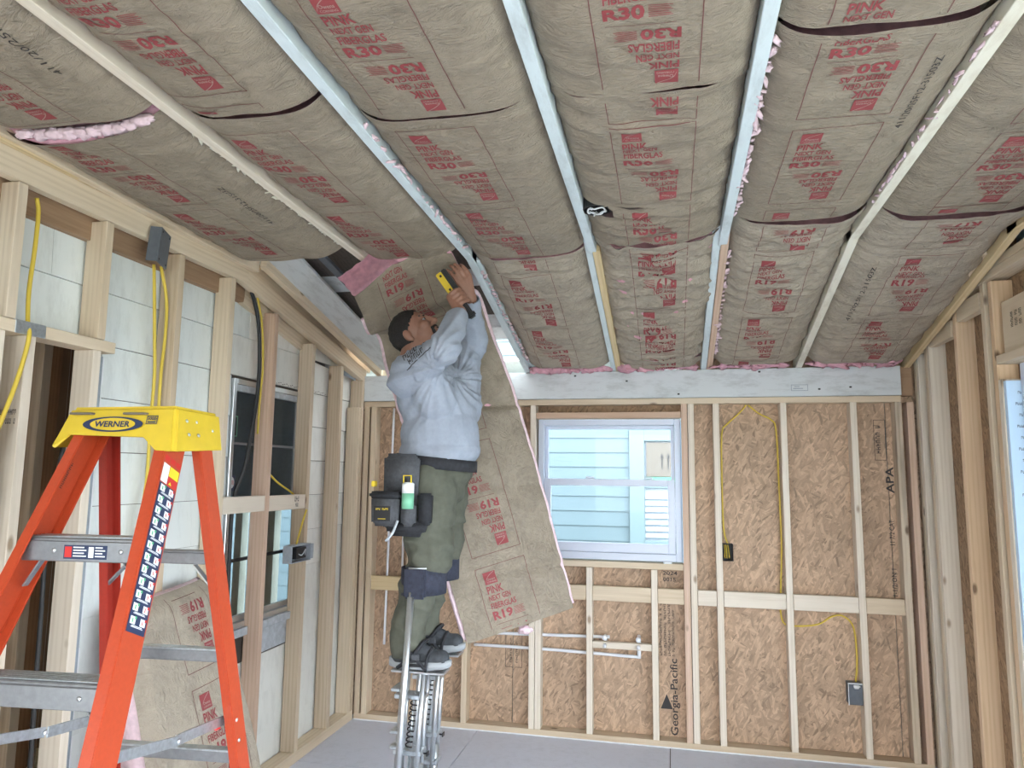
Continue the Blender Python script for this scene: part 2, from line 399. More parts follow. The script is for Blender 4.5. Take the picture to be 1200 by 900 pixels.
def print_block(R):
    """one printed panel .255 x .574, text top at y=0 going negative"""
    red, mark = Flat(), Flat()
    lx = .032
    red.rect(lx+.002, -.088, lx+.062, -.028)
    mark.text('Owens', lx+.014, -.070, lx+.054, -.058, .02); mark.text('CORNING', lx+.012, -.082, lx+.057, -.074, .02)
    arc = [(lx+.006+.05*t, -.078+.046*t**.55) for t in [i/8 for i in range(9)]]
    for a, b in zip(arc, arc[1:]): mark.quad(a, b, (b[0], b[1]+.003), (a[0], a[1]+.003))
    red.text('PINK', lx, -.135, lx+.078, -.098, .022)
    red.text('NEXT GEN', lx, -.171, lx+.106, -.144, .018)
    red.text('FIBERGLAS', lx, -.211, lx+.124, -.182, .018)
    red.text(R, lx-.004, -.266, lx+.092, -.222, .035)
    for i in range(7): red.rect(lx+.10, -.262+i*.0055, lx+.155-.004*(i % 3), -.260+i*.0055)
    red2, mark2 = Flat(), Flat()
    for q_, s_ in ((red2, red), (mark2, mark)): q_.v = [(2*.46*.255-x, 2*-.287-y) for x, y in s_.v]; q_.f = list(s_.f)
    line = Flat(); line.frame(0, -.574, .255, 0, .0024); line.rect(lx-.002, -.288, .195, -.2862)
    return (red.cut(.022), red2.cut(.022)), (mark.cut(.03), mark2.cut(.03)), line.cut(.025)
BLOCK = {'R30': print_block('R30'), 'R19': print_block('R19')}
def merge_prints(flats_with_off, keep):
    r = Flat()
    for F, ox, oy in flats_with_off:
        k = len(r.v); ok = [keep(x+ox, y+oy) for x, y in F.v]
        r.v += [(x+ox, y+oy) for x, y in F.v]
        r.f += [tuple(i+k for i in f) for f in F.f if all(ok[i] for i in f)]
    used = sorted({i for f in r.f for i in f}); mp = {i: n for n, i in enumerate(used)}
    q = Flat(); q.v = [r.v[i] for i in used]; q.f = [tuple(mp[i] for i in f) for f in r.f]; return q
# ================================================================== THE ROOM
XL, XR, YB = -2.12, 1.46, 4.71
YK, ZK = 3.25, 2.681
TA, TB = math.tan(math.radians(1.5)), math.tan(math.radians(13.35))
def zpath(y): return ZK+(YK-y)*TA if y < YK else ZK-(y-YK)*TB
Y0 = -2.2

# ---- ground and floor
g = pyd('ground', [(-30, -30, -.35), (30, -30, -.35), (30, 30, -.35), (-30, 30, -.35)], [(0, 1, 2, 3)], 'ground'); tag(g, kind='structure')
floor = empty('floor'); tag(floor, kind='structure')
box('subfloor', (-2.36, Y0, -.30), (1.56, 4.82, -.020), 'dark_board', floor, 0)
xs = [-2.34, -1.25, -.03, 1.19, 1.55]; ys = [Y0, -.9, 1.54, 3.98, 4.80]
for i in range(4):
    for j in range(4): box('floor_panel', (xs[i]+.002, ys[j]+.002, -.020), (xs[i+1]-.002, ys[j+1]-.002, 0), 'floor', floor, .002)

# ---- back wall
wb = empty('wall_back'); tag(wb, kind='structure')
def osb_panel(parent, mn, mx, axis, mat='osb'):
    """sheet in the plane normal to axis; local XY is the sheet"""
    mn, mx = V(mn), V(mx); c = (mn+mx)/2; d = mx-mn
    if axis == 'y': m = frame_mtx(c, (1, 0, 0), (0, 0, 1)); s = (d.x, d.z, d.y)
    else: m = frame_mtx(c, (0, 1, 0), (0, 0, 1)); s = (d.y, d.z, d.x)
    bm = bmesh.new(); bm_box(bm, V(s)*-.5, V(s)*.5, .0015)
    return from_bm('osb_panel', bm, mat, parent, mtx=m)
YO = 4.80
for x0, x1, zt_ in ((-2.24, -1.04, 2.33), (.08, 1.30, 2.42), (1.30, 1.60, 2.42)): osb_panel(wb, (x0+.002, YO, -.02), (x1-.002, YO+.012, zt_), 'y')
osb_panel(wb, (-1.038, YO, -.02), (-.875, YO+.012, 2.33), 'y'); osb_panel(wb, (-.875, YO, -.02), (.078, YO+.012, 1.098), 'y')
osb_panel(wb, (-.875, YO, 2.03), (.078, YO+.012, 2.30), 'y', 'osb_dark')
for x0, x1, z0, z1 in ((-2.24, -.88, -.3, 2.33), (.08, 1.60, -.3, 2.42), (-.88, .08, -.3, 1.09), (-.88, .08, 2.035, 2.30)): box('light_leak_backing', (x0, YO+.013, z0), (x1, YO+.018, z1), 'house_trim', wb, 0)  # sheets added behind the panels to stop daylight leaking through the seams
lum('bottom_plate', (-2.12, YB, 0), (1.44, YB+.089, .038), 'pine_grey', wb)
box('gasket', (-2.12, YB-.007, .0005), (1.44, YB-.001, .006), 'label_white', wb, 0)
lum('top_plate', (-2.12, YB-.002, 2.112), (1.37, YB+.089, 2.150), 'pine', wb)
lum('header_beam', (-2.16, YB-.012, 2.152), (1.372, YB+.030, 2.332), 'beam_paint', wb)
lum('header_beam', (-2.16, YB+.034, 2.152), (1.45, YB+.085, 2.328), 'brown_board', wb)
def bstud(x, z0=.038, z1=2.112, m='pine_white', wd=.038): return lum('stud', (x, YB, z0), (x+wd, YB+.089, z1), m, wb)
bstud(-2.118, m='pine_grey'); bstud(-2.066, m='pine'); bstud(-1.77, m='pine'); bstud(-1.368, m='pine')
bstud(-.917, m='pine_white'); bstud(-.876, z1=1.060, m='pine_white')
bstud(-.543, z1=1.060); bstud(-.132, z1=1.060); bstud(.112, m='pine_white'); bstud(.070, m='pine_red', z1=2.112)
bstud(.268); bstud(.674); bstud(1.081); bstud(1.333, m='pine_stain'); bstud(1.400, m='pine_red')
lum('header', (-.877, YB, 2.022), (.068, YB+.089, 2.062), 'pine_red', wb)
lum('window_sill_plate', (-.877, YB, 1.062), (.068, YB+.089, 1.100), 'pine', wb)
for x0, x1, m in ((-2.027, -1.772, 'pine_yellow'), (-1.730, -1.37, 'pine_yellow'), (-1.328, -.919, 'pine'), (-.836, -.545, 'pine'), (-.503, -.134, 'pine'), (-.092, .068, 'pine'), (.152, .266, 'pine_white'), (.308, .672, 'pine_white'), (.714, 1.079, 'pine_white'), (1.121, 1.331, 'pine')):
    lum('blocking', (x0, YB+.004, .853), (x1, YB+.044, .945), m, wb)
for x0, x1 in ((-2.027, -1.772), (-1.730, -1.37)): lum('blocking', (x0, YB+.004, 1.425), (x1, YB+.044, 1.518), 'pine', wb)
lum('blocking', (-.503, YB+.006, .560), (-.134, YB+.046, .600), 'pine_white', wb)
# print on the strand board
pf = Flat(); pf.text('Georgia-Pacific', 0, 0, .060, .46, .012, 90); place_flat('board_print', pf, frame_mtx((-.025, YO-.0015, .045), (1, 0, 0), (0, 0, 1)), 'black_ink', wb)
pf = Flat(); pf.quad((0, 0), (.075, 0), (.0375, .09)); place_flat('board_print', pf, frame_mtx((-.085, YO-.0015, .20), (1, 0, 0), (0, 0, 1)), 'black_ink', wb)
pf = Flat()
for i, h in enumerate((.34, .38, .36, .30)): pf.smear(22, i*.026, 0, i*.026+.014, h, 90, i)
place_flat('board_print', pf, frame_mtx((-.085, YO-.0015, .52), (1, 0, 0), (0, 0, 1)), 'black_ink', wb)
pf = Flat(); pf.smear(5, 0, .10, .08, .125, 0, 3); pf.text('2024', 0, .06, .09, .085, .01); pf.text('0015', .0, .02, .08, .045, .01)
place_flat('board_print', pf, frame_mtx((-.06, YO-.0015, .96), (1, 0, 0), (0, 0, 1)), 'black_ink', wb)
pf = Flat(); pf.text('11 7/2 CAT', 0, .0, .028, .15, .01, 90); pf.text('1-1/2/ON 1', 0, -.30, .028, -.14, .01, 90); place_flat('board_print', pf, frame_mtx((1.290, YO-.0015, 1.25), (1, 0, 0), (0, 0, 1)), 'black_ink', wb)
pf = Flat(); pf.text('APA', 0, 0, .045, .16, .02, 90); pf.smear(9, -.045, .22, -.02, .42, 90, 5); pf.frame(-.055, .20, .012, .45, .003); place_flat('board_print', pf, frame_mtx((1.285, YO-.0015, 1.56), (1, 0, 0), (0, 0, 1)), 'black_ink', wb)
pf = Flat(); pf.rect(0, 0, .003, .24); pf.rect(.11, 0, .113, .24); pf.rect(0, 0, .045, .003); pf.rect(.068, 0, .113, .003); pf.quad((.045, 0), (.048, 0), (.0565, -.02), (.0565, -.016)); pf.quad((.068, 0), (.065, 0), (.0565, -.02), (.0565, -.016)); pf.smear(9, .03, .03, .042, .21, 90, 6); pf.smear(8, .07, .03, .082, .19, 90, 7)
place_flat('board_print', pf, frame_mtx((-1.09, YO-.0015, .385), (1, 0, 0), (0, 0, 1)), 'black_ink', wb)
# dark nail heads and plate on the beam
pf = Flat(); pf.frame(0, 0, .10, .04, .004); pf.rect(.012, .012, .07, .018); pf.rect(.02, .025, .05, .03); place_flat('beam_mark', pf, frame_mtx((.742, YB-.0135, 2.185), (1, 0, 0), (0, 0, 1)), 'pvc_lightgrey', wb)
for x, z in ((.55, 2.305), (.90, 2.19), (1.08, 2.20), (-.28, 2.26), (-.62, 2.30), (.05, 2.17)): box('knot', (x, YB-.0145, z), (x+.014, YB-.0118, z+.010), 'black', wb, .001)

# ---- window in the back wall
w1 = empty('window_1'); tag(w1, kind='structure')
WX0, WX1, WZ0, WZ1 = -.868, .064, 1.108, 2.016; yf = 4.745
def frame_bars(nm, x0, x1, z0, z1, t, y0, y1, mat, par, tb=None):
    tb = tb or t
    box(nm, (x0, y0, z0), (x0+t, y1, z1), mat, par, .003); box(nm, (x1-t, y0, z0), (x1, y1, z1), mat, par, .003)
    box(nm, (x0+t, y0, z0), (x1-t, y1, z0+tb), mat, par, .003); box(nm, (x0+t, y0, z1-t), (x1-t, y1, z1), mat, par, .003)
frame_bars('window_frame', WX0, WX1, WZ0, WZ1, .038, yf, yf+.075, 'vinyl', w1, .045)
frame_bars('upper_sash', WX0+.040, WX1-.040, 1.585, WZ1-.040, .022, yf+.042, yf+.066, 'vinyl', w1)
frame_bars('lower_sash', WX0+.040, WX1-.040, WZ0+.047, 1.625, .045, yf+.008, yf+.036, 'vinyl', w1, .06)
box('pane', (WX0+.06, yf+.052, 1.605), (WX1-.06, yf+.056, WZ1-.06), 'glass', w1, 0)
box('pane', (WX0+.083, yf+.020, WZ0+.10), (WX1-.083, yf+.024, 1.585), 'glass', w1, 0)
for x in (-.55, -.17): box('sash_lock', (x, yf+.010, 1.626), (x+.055, yf+.036, 1.640), 'vinyl', w1, .004)
box('house_wrap_flap', (WX1+.0005, yf-.03, WZ0), (WX1+.005, yf+.05, WZ1-.02), 'wrap', w1, 0)
pf = Flat()
for i in range(22): pf.rect(.012, .02+i*.040, .03, .028+i*.040)
place_flat('wrap_print', pf, frame_mtx((WX1-.001, yf-.031, WZ0), (1, 0, 0), (0, 0, 1)), 'navy', w1)
box('paper_scrap', (-.055, YB-.01, 1.1005), (.0, YB+.03, 1.112), 'label_white', w1, .004)

# ---- the house seen through the window
nh = empty('neighbour_house', (-1.0, 7.2, -.35)); tag(nh, 'pale blue neighbouring house of wide lap boards seen through the window', 'house')
box('wall', (-5.5, 7.24, -.35), (4.5, 7.5, 4.2), 'house', nh, 0)
z = -.3; k = 0
while z < 3.9:
    prism('siding_board', [(7.222, z), (7.238, z), (7.238, z+.145), (7.230, z+.145)], 'x', -5.4, -.405, 'house', nh)
    prism('siding_board', [(7.222, z), (7.238, z), (7.238, z+.145), (7.230, z+.145)], 'x', .75, 4.4, 'house', nh)
    z += .145; k += 1
nw = box('window_trim', (-.40, 7.19, .93), (-.255, 7.24, 2.10), 'house_trim', nh)
box('window_trim', (-.255, 7.19, 1.99), (.60, 7.24, 2.10), 'house_trim', nh); box('window_trim', (.60, 7.19, .93), (.745, 7.24, 2.10), 'house_trim', nh)
box('window_trim', (-.255, 7.18, .93), (.60, 7.24, 1.02), 'house_trim', nh); box('window_trim', (-.255, 7.20, 1.53), (.60, 7.235, 1.59), 'house_trim', nh)
box('siding_board', (-.40, 7.215, -.3), (.745, 7.238, .925), 'house', nh); box('siding_board', (-.40, 7.215, 2.105), (.745, 7.238, 3.9), 'house', nh)
box('window_glass', (-.255, 7.225, 1.02), (.60, 7.2395, 1.99), 'pvc_lightgrey', nh)
cb = box('cardboard_box', (-.235, 7.205, 1.64), (.56, 7.2235, 1.975), 'cardboard'); tag(cb, 'tan cardboard sheet with up arrows in the neighbour window', 'cardboard')
pf = Flat()
for x in (.10, .16): pf.rect(x+.012, .05, x+.024, .17); pf.quad((x, .16), (x+.036, .16), (x+.018, .21))
place_flat('arrow_print', pf, frame_mtx((-.20, 7.2035, 1.66), (1, 0, 0), (0, 0, 1)), 'black_ink', cb)
for i in range(7): box('blind_slat', (-.25, 7.208, 1.05+i*.062), (.59, 7.222, 1.09+i*.062), 'film', nh, 0)
box('green_strip', (-.25, 7.206, 1.592), (.59, 7.222, 1.635), 'label_green', nh, 0)

# ---- left wall: old lap siding behind new studs
wl = empty('wall_left'); tag(wl, kind='structure')
XS = -2.215
def zl(y): return 2.612 if y < 3.25 else 2.612-(y-3.25)*.218          # underside of the plate
def siding(z0, z1, y0, y1, m):
    prism('siding_board', [(XS-.012, z0), (XS, z0), (XS-.008, z1), (XS-.012, z1)], 'y', y0, y1, m, wl)
zr = [2.36-.2135*i for i in range(0, 12)]
rows = [(2.362, 2.548)]+[(zr[i+1]+.003, zr[i]) for i in range(10)]+[(.0, zr[10])]
W2 = (3.275, 4.045, .80, 2.135)
for i, (z0, z1) in enumerate(rows):
    segs = [(Y0, 2.405 if z0 < 2.0 else 3.1), (2.405, 4.80)] if z0 >= 2.1 else [(2.405, 4.80)]
    segs = [(Y0, 4.80)] if z0 >= 2.1 else [(2.405, 4.80)]
    out = []
    for a, b in segs:
        if z1 > W2[2]+.01 and z0 < W2[3]-.03: out += [(a, W2[0]), (W2[1], b)]
        else: out += [(a, b)]
    for a, b in out:
        # butt joints
        cuts = [a]; q = a+random.uniform(.9, 1.6)
        while q < b-.35: cuts.append(q); q += random.uniform(1.2, 2.2)
        cuts.append(b)
        for c, d in zip(cuts, cuts[1:]):
            ys_, ye = c+.0008, d-.0008
            # follow the rake at the far end
            if z0 > 2.1 and ye > 4.0:
                prism('siding_board', [(ys_, z0), (ye, z0), (ye, min(z1, max(z0+.02, zl(ye)+.03))), (min(ye, 3.9), z1), (ys_, z1)], 'x', XS-.012, XS, 'siding_warm', wl)
            else: siding(z0, z1, ys_, ye, 'siding' if d < 4.1 else 'siding_warm')
box('sheathing', (-2.262, 2.405, 0), (-2.228, W2[0], 2.6), 'dark_board', wl, 0); box('sheathing', (-2.262, W2[1], 0), (-2.228, 4.80, 2.3), 'dark_board', wl, 0)
box('sheathing', (-2.262, W2[0], 0), (-2.228, W2[1], W2[2]), 'dark_board', wl, 0); box('sheathing', (-2.262, Y0, W2[3]), (-2.228, 4.3, 2.66), 'dark_board', wl, 0)
lum('frieze_board', (-2.226, Y0, 2.535), (-2.190, 3.30, 2.655), 'brown_board', wl)
stick('frieze_board', (-2.208, 3.30, 2.585), (-2.208, 4.1, 2.41), (0, 0, 1), .11, .036, 'pine', wl)
lum('bottom_plate', (-2.209, 2.30, 0), (-2.12, 4.70, .062), 'pine', wl)
def lstud(yr, z0, z1, m): return lum('stud', (-2.209, yr-.038, z0), (-2.12, yr, z1), m, wl)
lstud(1.917, 2.146, 2.61, 'pine_stain'); lstud(1.50, 2.146, 2.61, 'pine'); lstud(2.304, 2.146, 2.61, 'pine'); lstud(2.729, .062, 2.61, 'pine_grey'); lstud(3.116, .062, 2.61, 'pine')
lstud(3.53, .062, zl(3.53)-.03, 'pine_red'); lstud(3.965, .062, zl(3.965)-.03, 'pine_grey'); lstud(4.359, .062, zl(4.36)-.02, 'pine_grey'); lstud(4.70, .062, zl(4.7), 'pine_grey')
lstud(4.655, .062, 2.10, 'pine')
lum('window_blocking', (-2.165, 3.118, 1.440), (-2.122, 3.490, 1.522), 'pine_white', wl); lum('window_blocking', (-2.165, 3.532, 1.436), (-2.122, 3.925, 1.518), 'pine_white', wl)
pf = Flat(); pf.smear(3, 0, .03, .05, .06, 0, 8); pf.smear(5, 0, 0, .055, .022, 0, 9)
place_flat('grade_stamp', pf, frame_mtx((-2.1208, 3.80, 1.45), (0, 1, 0), (0, 0, 1)), 'black_ink', wl)
# rough opening beside the ladder
lum('header', (-2.209, 1.0, 2.101), (-2.12, 2.360, 2.144), 'pine', wl)
lstud(2.291, 0, 2.10, 'pine_white'); lstud(2.002, 0, 2.10, 'pine_white'); lstud(1.885, 0, 2.10, 'pine_white'); lstud(1.35, 0, 2.10, 'pine_white')
box('metal_strip', (-2.225, 2.315, 0), (-2.213, 2.404, 2.10), 'pvc_lightgrey', wl); 
for zz in (1.9, 1.45, 1.2, .95, .7): box('screw', (-2.2135, 2.352, zz), (-2.2105, 2.362, zz+.01), 'black', wl, .001)
for i in range(12):
    z_ = 2.095-i*.16; box('plaster_edge', (-2.2262, 2.4045, z_-.11), (-2.2135, 2.4115, z_), 'label_white', wl, .002)
pf = Flat()
for i in range(2): pf.smear(9, 0, i*.03, .075, i*.03+.018, 0, 10+i)
place_flat('grade_stamp', pf, frame_mtx((-2.207, 1.9635, 1.80), (1, 0, 0), (0, 0, 1)), 'black_ink', wl)
# plates that carry the rafters
stick('top_plate', (-2.140, Y0, 2.661), (-2.140, 3.22, 2.661), (0, 0, 1), .096, .040, 'pine', wl)
lum('top_plate', (-2.209, Y0, 2.662), (-2.164, 3.22, 2.70), 'pine', wl)
lum('plate_strip', (-2.135, Y0, 2.711), (-2.100, 3.30, 2.731), 'pine_yellow', wl)
stick('rake_plate', (-2.140, 3.10, 2.672), (-2.140, 4.72, 2.332), (0, 0, 1), .088, .040, 'pine', wl)
stick('rake_plate', (-2.190, 3.22, 2.66), (-2.190, 4.72, 2.346), (0, 0, 1), .05, .05, 'pine', wl)
stick('rake_board', (-2.165, 3.26, 2.757), (-2.165, 4.86, 2.425), (0, 0, 1), .105, .034, 'pine', wl)
prism('gable_panel', [(3.02, 2.735), (3.02, 2.95), (3.60, 2.95), (3.60, 2.73), (3.34, 2.735)], 'x', -2.150, -2.135, 'cream_paint', wl)
pf = Flat()
for i in range(34): pf.rect(i*.022, .004*((i*7) % 3), i*.022+.011+.004*(i % 2), .004*((i*7) % 3)+.0035)
place_flat('pencil_scrawl', pf, frame_mtx((XS+.0008, 3.56, 2.155), (0, 1, 0), (0, 0, 1)), 'black_ink', wl)
pf = Flat(); pf.frame(0, 0, .022, .03, .003); pf.rect(.028, 0, .031, .05); pf.rect(.031, .015, .045, .018); place_flat('pencil_scrawl', pf, frame_mtx((XS+.0008, 4.45, 1.10), (0, 1, 0), (0, 0, 1)), 'black_ink', wl)

# ---- old window in the left wall
w2 = empty('window_2'); tag(w2, kind='structure')
def frame_y(nm, y0, y1, z0, z1, t, x0, x1, mat, par):
    box(nm, (x0, y0, z0), (x1, y0+t, z1), mat, par, .002); box(nm, (x0, y1-t, z0), (x1, y1, z1), mat, par, .002)
    box(nm, (x0, y0+t, z0), (x1, y1-t, z0+t), mat, par, .002); box(nm, (x0, y0+t, z1-t), (x1, y1-t, z1), mat, par, .002)
frame_y('window_frame', 3.278, 4.042, .842, 2.132, .028, -2.262, -2.205, 'alu', w2)
box('window_frame', (-2.222, 3.308, 2.070), (-2.208, 4.012, 2.103), 'film', w2)
frame_y('upper_sash', 3.308, 4.012, 1.47, 2.10, .026, -2.258, -2.244, 'alu', w2)
frame_y('lower_sash', 3.308, 4.012, .872, 1.51, .030, -2.242, -2.226, 'alu', w2)
box('muntin', (-2.256, 3.334, 1.790), (-2.246, 3.986, 1.803), 'alu_dull', w2); box('muntin', (-2.240, 3.338, 1.178), (-2.228, 3.982, 1.196), 'black', w2)
box('pane', (-2.253, 3.33, 1.49), (-2.249, 3.99, 2.08), 'glass_dark', w2, 0); box('pane', (-2.236, 3.33, .895), (-2.232, 3.99, 1.49), 'glass_dark', w2, 0)
box('sill', (-2.262, 3.26, .800), (-2.185, 4.06, .842), 'film', w2)
box('flashing', (-2.2135, 3.56, .665), (-2.209, 4.05, .798), 'film', w2)
st = box('sticker', (-2.2480, 3.300+.035, 1.828), (-2.2470, 3.39, 1.944), 'black', w2, 0)
pf = Flat(); pf.frame(0, 0, .05, .108, .004); pf.smear(6, .012, .02, .026, .09, 90, 12); place_flat('sticker_print', pf, frame_mtx((-2.2465, 3.338, 1.832), (0, 1, 0), (0, 0, 1)), 'can_green', st)
st = box('sticker', (-2.2480, 3.335, 1.545), (-2.2470, 3.395, 1.630), 'navy', w2, 0)
pf = Flat(); pf.ellipse(.03, .045, .024, .03, 20); place_flat('sticker_print', pf, frame_mtx((-2.2465, 3.335, 1.545), (0, 1, 0), (0, 0, 1)), 'label_white', st)
pf = Flat(); pf.smear(4, .012, .035, .05, .056, 0, 13); place_flat('sticker_print', pf, frame_mtx((-2.2462, 3.335, 1.545), (0, 1, 0), (0, 0, 1)), 'label_red', st)

# ---- the room behind the left wall
wi = empty('wall_inner'); tag(wi, kind='structure')
box('far_wall', (-4.7, .5, 0), (-4.62, 2.7, 2.6), 'concrete', wi, 0); box('far_wall', (-4.7, 4.4, 0), (-4.62, 5.0, 2.6), 'concrete', wi, 0)
box('far_wall', (-4.7, 2.7, 0), (-4.62, 4.4, 2.6), 'concrete', wi, 0)
box('side_wall', (-4.7, 4.92, 0), (-2.27, 5.0, .35), 'concrete', wi, 0); box('side_wall', (-4.7, 4.92, 1.46), (-2.27, 5.0, 2.6), 'pvc_lightgrey', wi, 0); box('side_wall', (-4.7, 4.92, .35), (-3.75, 5.0, 1.46), 'concrete', wi, 0)
for x in (-3.6, -3.22, -2.95, -2.62): lum('window_bar', (x, 4.90, .35), (x+.06, 4.99, 1.46), 'cream_paint', wi)
box('side_wall', (-4.7, -.6, 0), (-2.27, -.52, 2.6), 'concrete', wi, 0)
box('far_wall', (-4.7, -.6, 0), (-4.62, .5, 2.6), 'concrete', wi, 0)
box('inner_ceiling', (-4.7, -.6, 2.52), (-2.27, 5.0, 2.6), 'brown_board', wi, 0); box('inner_floor', (-4.7, -.6, -.1), (-2.27, 5.0, .02), 'pine_grey', wi, 0)
for y, x, m in ((2.50, -2.60, 'pine_grey'), (2.655, -2.66, 'brown_board'), (2.80, -2.80, 'pine_white'), (2.98, -2.95, 'brown_board'), (2.30, -2.55, 'pine_white')): lum('stud', (x-.089, y, .02), (x, y+.045, 2.52), m, wi)
lum('blocking', (-2.80, 2.70, 1.66), (-2.71, 2.80, 1.70), 'brown_board', wi); lum('shelf_board', (-3.3, 2.1, .30), (-2.5, 3.0, .34), 'pine_yellow', wi)
box('closet_panel', (-3.27, 1.9, 0.02), (-3.25, 3.70, 2.52), 'brown_board', wi, 0)
for y in (3.45, 3.75): lum('curtain_board', (-3.2, y, .4), (-3.1, y+.1, 2.0), 'cream_paint', wi)

# ---- right wall
wr = empty('wall_right'); tag(wr, kind='structure')
XO = 1.549
def zrt(y): return 2.577 if y < 3.85 else 2.577-(y-3.85)*.215
osb_panel(wr, (XO, 3.55, 0), (XO+.012, 4.81, 2.62), 'x', 'osb_dark'); osb_panel(wr, (XO, 1.20, 2.21), (XO+.012, 3.548, 2.95), 'x', 'osb_dark')
osb_panel(wr, (XO, 1.20, 0), (XO+.012, 3.548, .80), 'x'); osb_panel(wr, (XO, Y0, 0), (XO+.012, -.6, 2.95), 'x'); osb_panel(wr, (XO, -.6, 2.2), (XO+.012, 1.2, 2.95), 'x')
osb_panel(wr, (XO, 3.55, 2.622), (XO+.012, 4.3, 2.80), 'x', 'osb_dark')
def rstud(yf_, z0, z1, m): return lum('stud', (XR, yf_-.038, z0), (XR+.089, yf_, z1), m, wr)
rstud(4.745, .0, zrt(4.74), 'pine'); rstud(4.700, .0, zrt(4.70), 'pine_white'); rstud(4.548, .038, zrt(4.55), 'pine'); rstud(4.505, .038, zrt(4.5), 'pine_white')
rstud(4.095, .038, zrt(4.09), 'pine_warm'); rstud(3.745, .038, zrt(3.75), 'pine'); rstud(3.618, .038, 2.10, 'pine_white'); rstud(3.658, .038, 2.565, 'pine_warm')
rstud(1.20, .038, 2.577, 'pine'); rstud(-.6, .038, 2.577, 'pine')
lum('window_header', (XR, 1.16, 2.172), (XR+.089, 3.62, 2.212), 'pine', wr); lum('window_header', (XR+.02, 1.16, 2.215), (XR+.06, 3.58, 2.45), 'pine', wr)
lum('window_sill_plate', (XR, 1.2, .80), (XR+.089, 3.58, .838), 'pine', wr); lum('bottom_plate', (XR, 1.16, 0), (XR+.089, 4.70, .038), 'pine', wr)
lum('blocking', (XR+.005, 4.14, 2.40), (XR+.045, 4.50, 2.49), 'pine', wr); lum('blocking', (XR+.005, 3.78, 2.46), (XR+.045, 4.055, 2.55), 'pine', wr)
lum('top_plate', (XR, Y0, 2.579), (XR+.089, 3.86, 2.617), 'pine', wr); lum('top_plate', (XR, Y0, 2.619), (XR+.089, 3.70, 2.657), 'pine', wr)
stick('rake_plate', (XR+.045, 3.84, 2.605), (XR+.045, 4.80, 2.398), (1, 0, 0), .089, .042, 'pine', wr)
stick('rake_plate', (XR+.045, 3.72, 2.675), (XR+.045, 4.80, 2.440), (1, 0, 0), .089, .040, 'pine', wr)
pf = Flat(); [pf.smear(6, q_, .10, q_+.024, .17, 90, 14+i_) for i_, q_ in enumerate((0, .04, .08))]
place_flat('grade_stamp', pf, frame_mtx((XR+.0185, 3.50, 2.22), (0, -1, 0), (0, 0, 1)), 'black_ink', wr)
w3 = empty('window_3'); tag(w3, kind='structure')
frame_y('window_frame', 1.24, 3.545, .842, 2.165, .04, XR+.060, XR+.115, 'vinyl', w3)
box('mullion', (XR+.065, 2.37, .882), (XR+.105, 2.41, 2.125), 'vinyl', w3); box('meeting_rail', (XR+.065, 1.28, 1.49), (XR+.10, 2.37, 1.53), 'vinyl', w3); box('meeting_rail', (XR+.065, 2.41, 1.49), (XR+.10, 3.505, 1.53), 'vinyl', w3)
box('pane', (XR+.082, 1.28, .882), (XR+.086, 2.37, 2.125), 'glass', w3, 0); box('pane', (XR+.082, 2.41, .882), (XR+.086, 3.505, 2.125), 'glass', w3, 0)
wrap = box('house_wrap', (XR+.004, 3.553, .84), (XR+.088, 3.578, 2.09), 'wrap', w3, .002)
box('house_wrap', (XR+.125, 3.02, .70), (XR+.128, 3.60, 2.16), 'wrap_sheet', w3, 0)
pf = Flat(); pf2 = Flat()
for i in range(30):
    for k in range(5): pf.smear(4, .02+k*.11+(i % 2)*.05, .03+i*.046, .075+k*.11+(i % 2)*.05, .046+i*.046, 0, 15)
place_flat('wrap_print', pf, frame_mtx((XR+.1245, 3.59, .72), (0, -1, 0), (0, 0, 1)), 'navy', w3)
for i in range(24): pf2.smear(4, .030+(i % 2)*.012, .03+i*.050, .062+(i % 2)*.012, .042+i*.050, 0, 16)
place_flat('wrap_print', pf2, frame_mtx((XR+.006, 3.5520, .85), (1, 0, 0), (0, 0, 1)), 'navy', w3)
bm = bmesh.new()
for a in [(1.545, 3.35, 2.66), (1.54, 3.95, 2.66), (1.55, 3.60, 2.71), (1.55, 3.50, 2.86), (1.545, 3.33, 2.88)]: bm.verts.new(a)
bm.faces.new(bm.verts[:]); bmesh.ops.solidify(bm, geom=bm.faces[:], thickness=.004)
from_bm('wrap_scrap', bm, 'wrap', wr)

# ---- wall behind the viewer, with a doorway
wf_ = empty('wall_front'); tag(wf_, kind='structure')
osb_panel(wf_, (-2.22, Y0-.02, 0), (-1.20, Y0-.008, 2.86), 'y'); osb_panel(wf_, (1.10, Y0-.02, 0), (1.56, Y0-.008, 2.86), 'y'); osb_panel(wf_, (-1.20, Y0-.02, 2.30), (1.10, Y0-.008, 2.86), 'y')
for x in (-2.1, -1.7, -1.24, 1.10, 1.40): lum('stud', (x, Y0-.007, 0), (x+.038, Y0+.082, 2.66), 'pine', wf_)

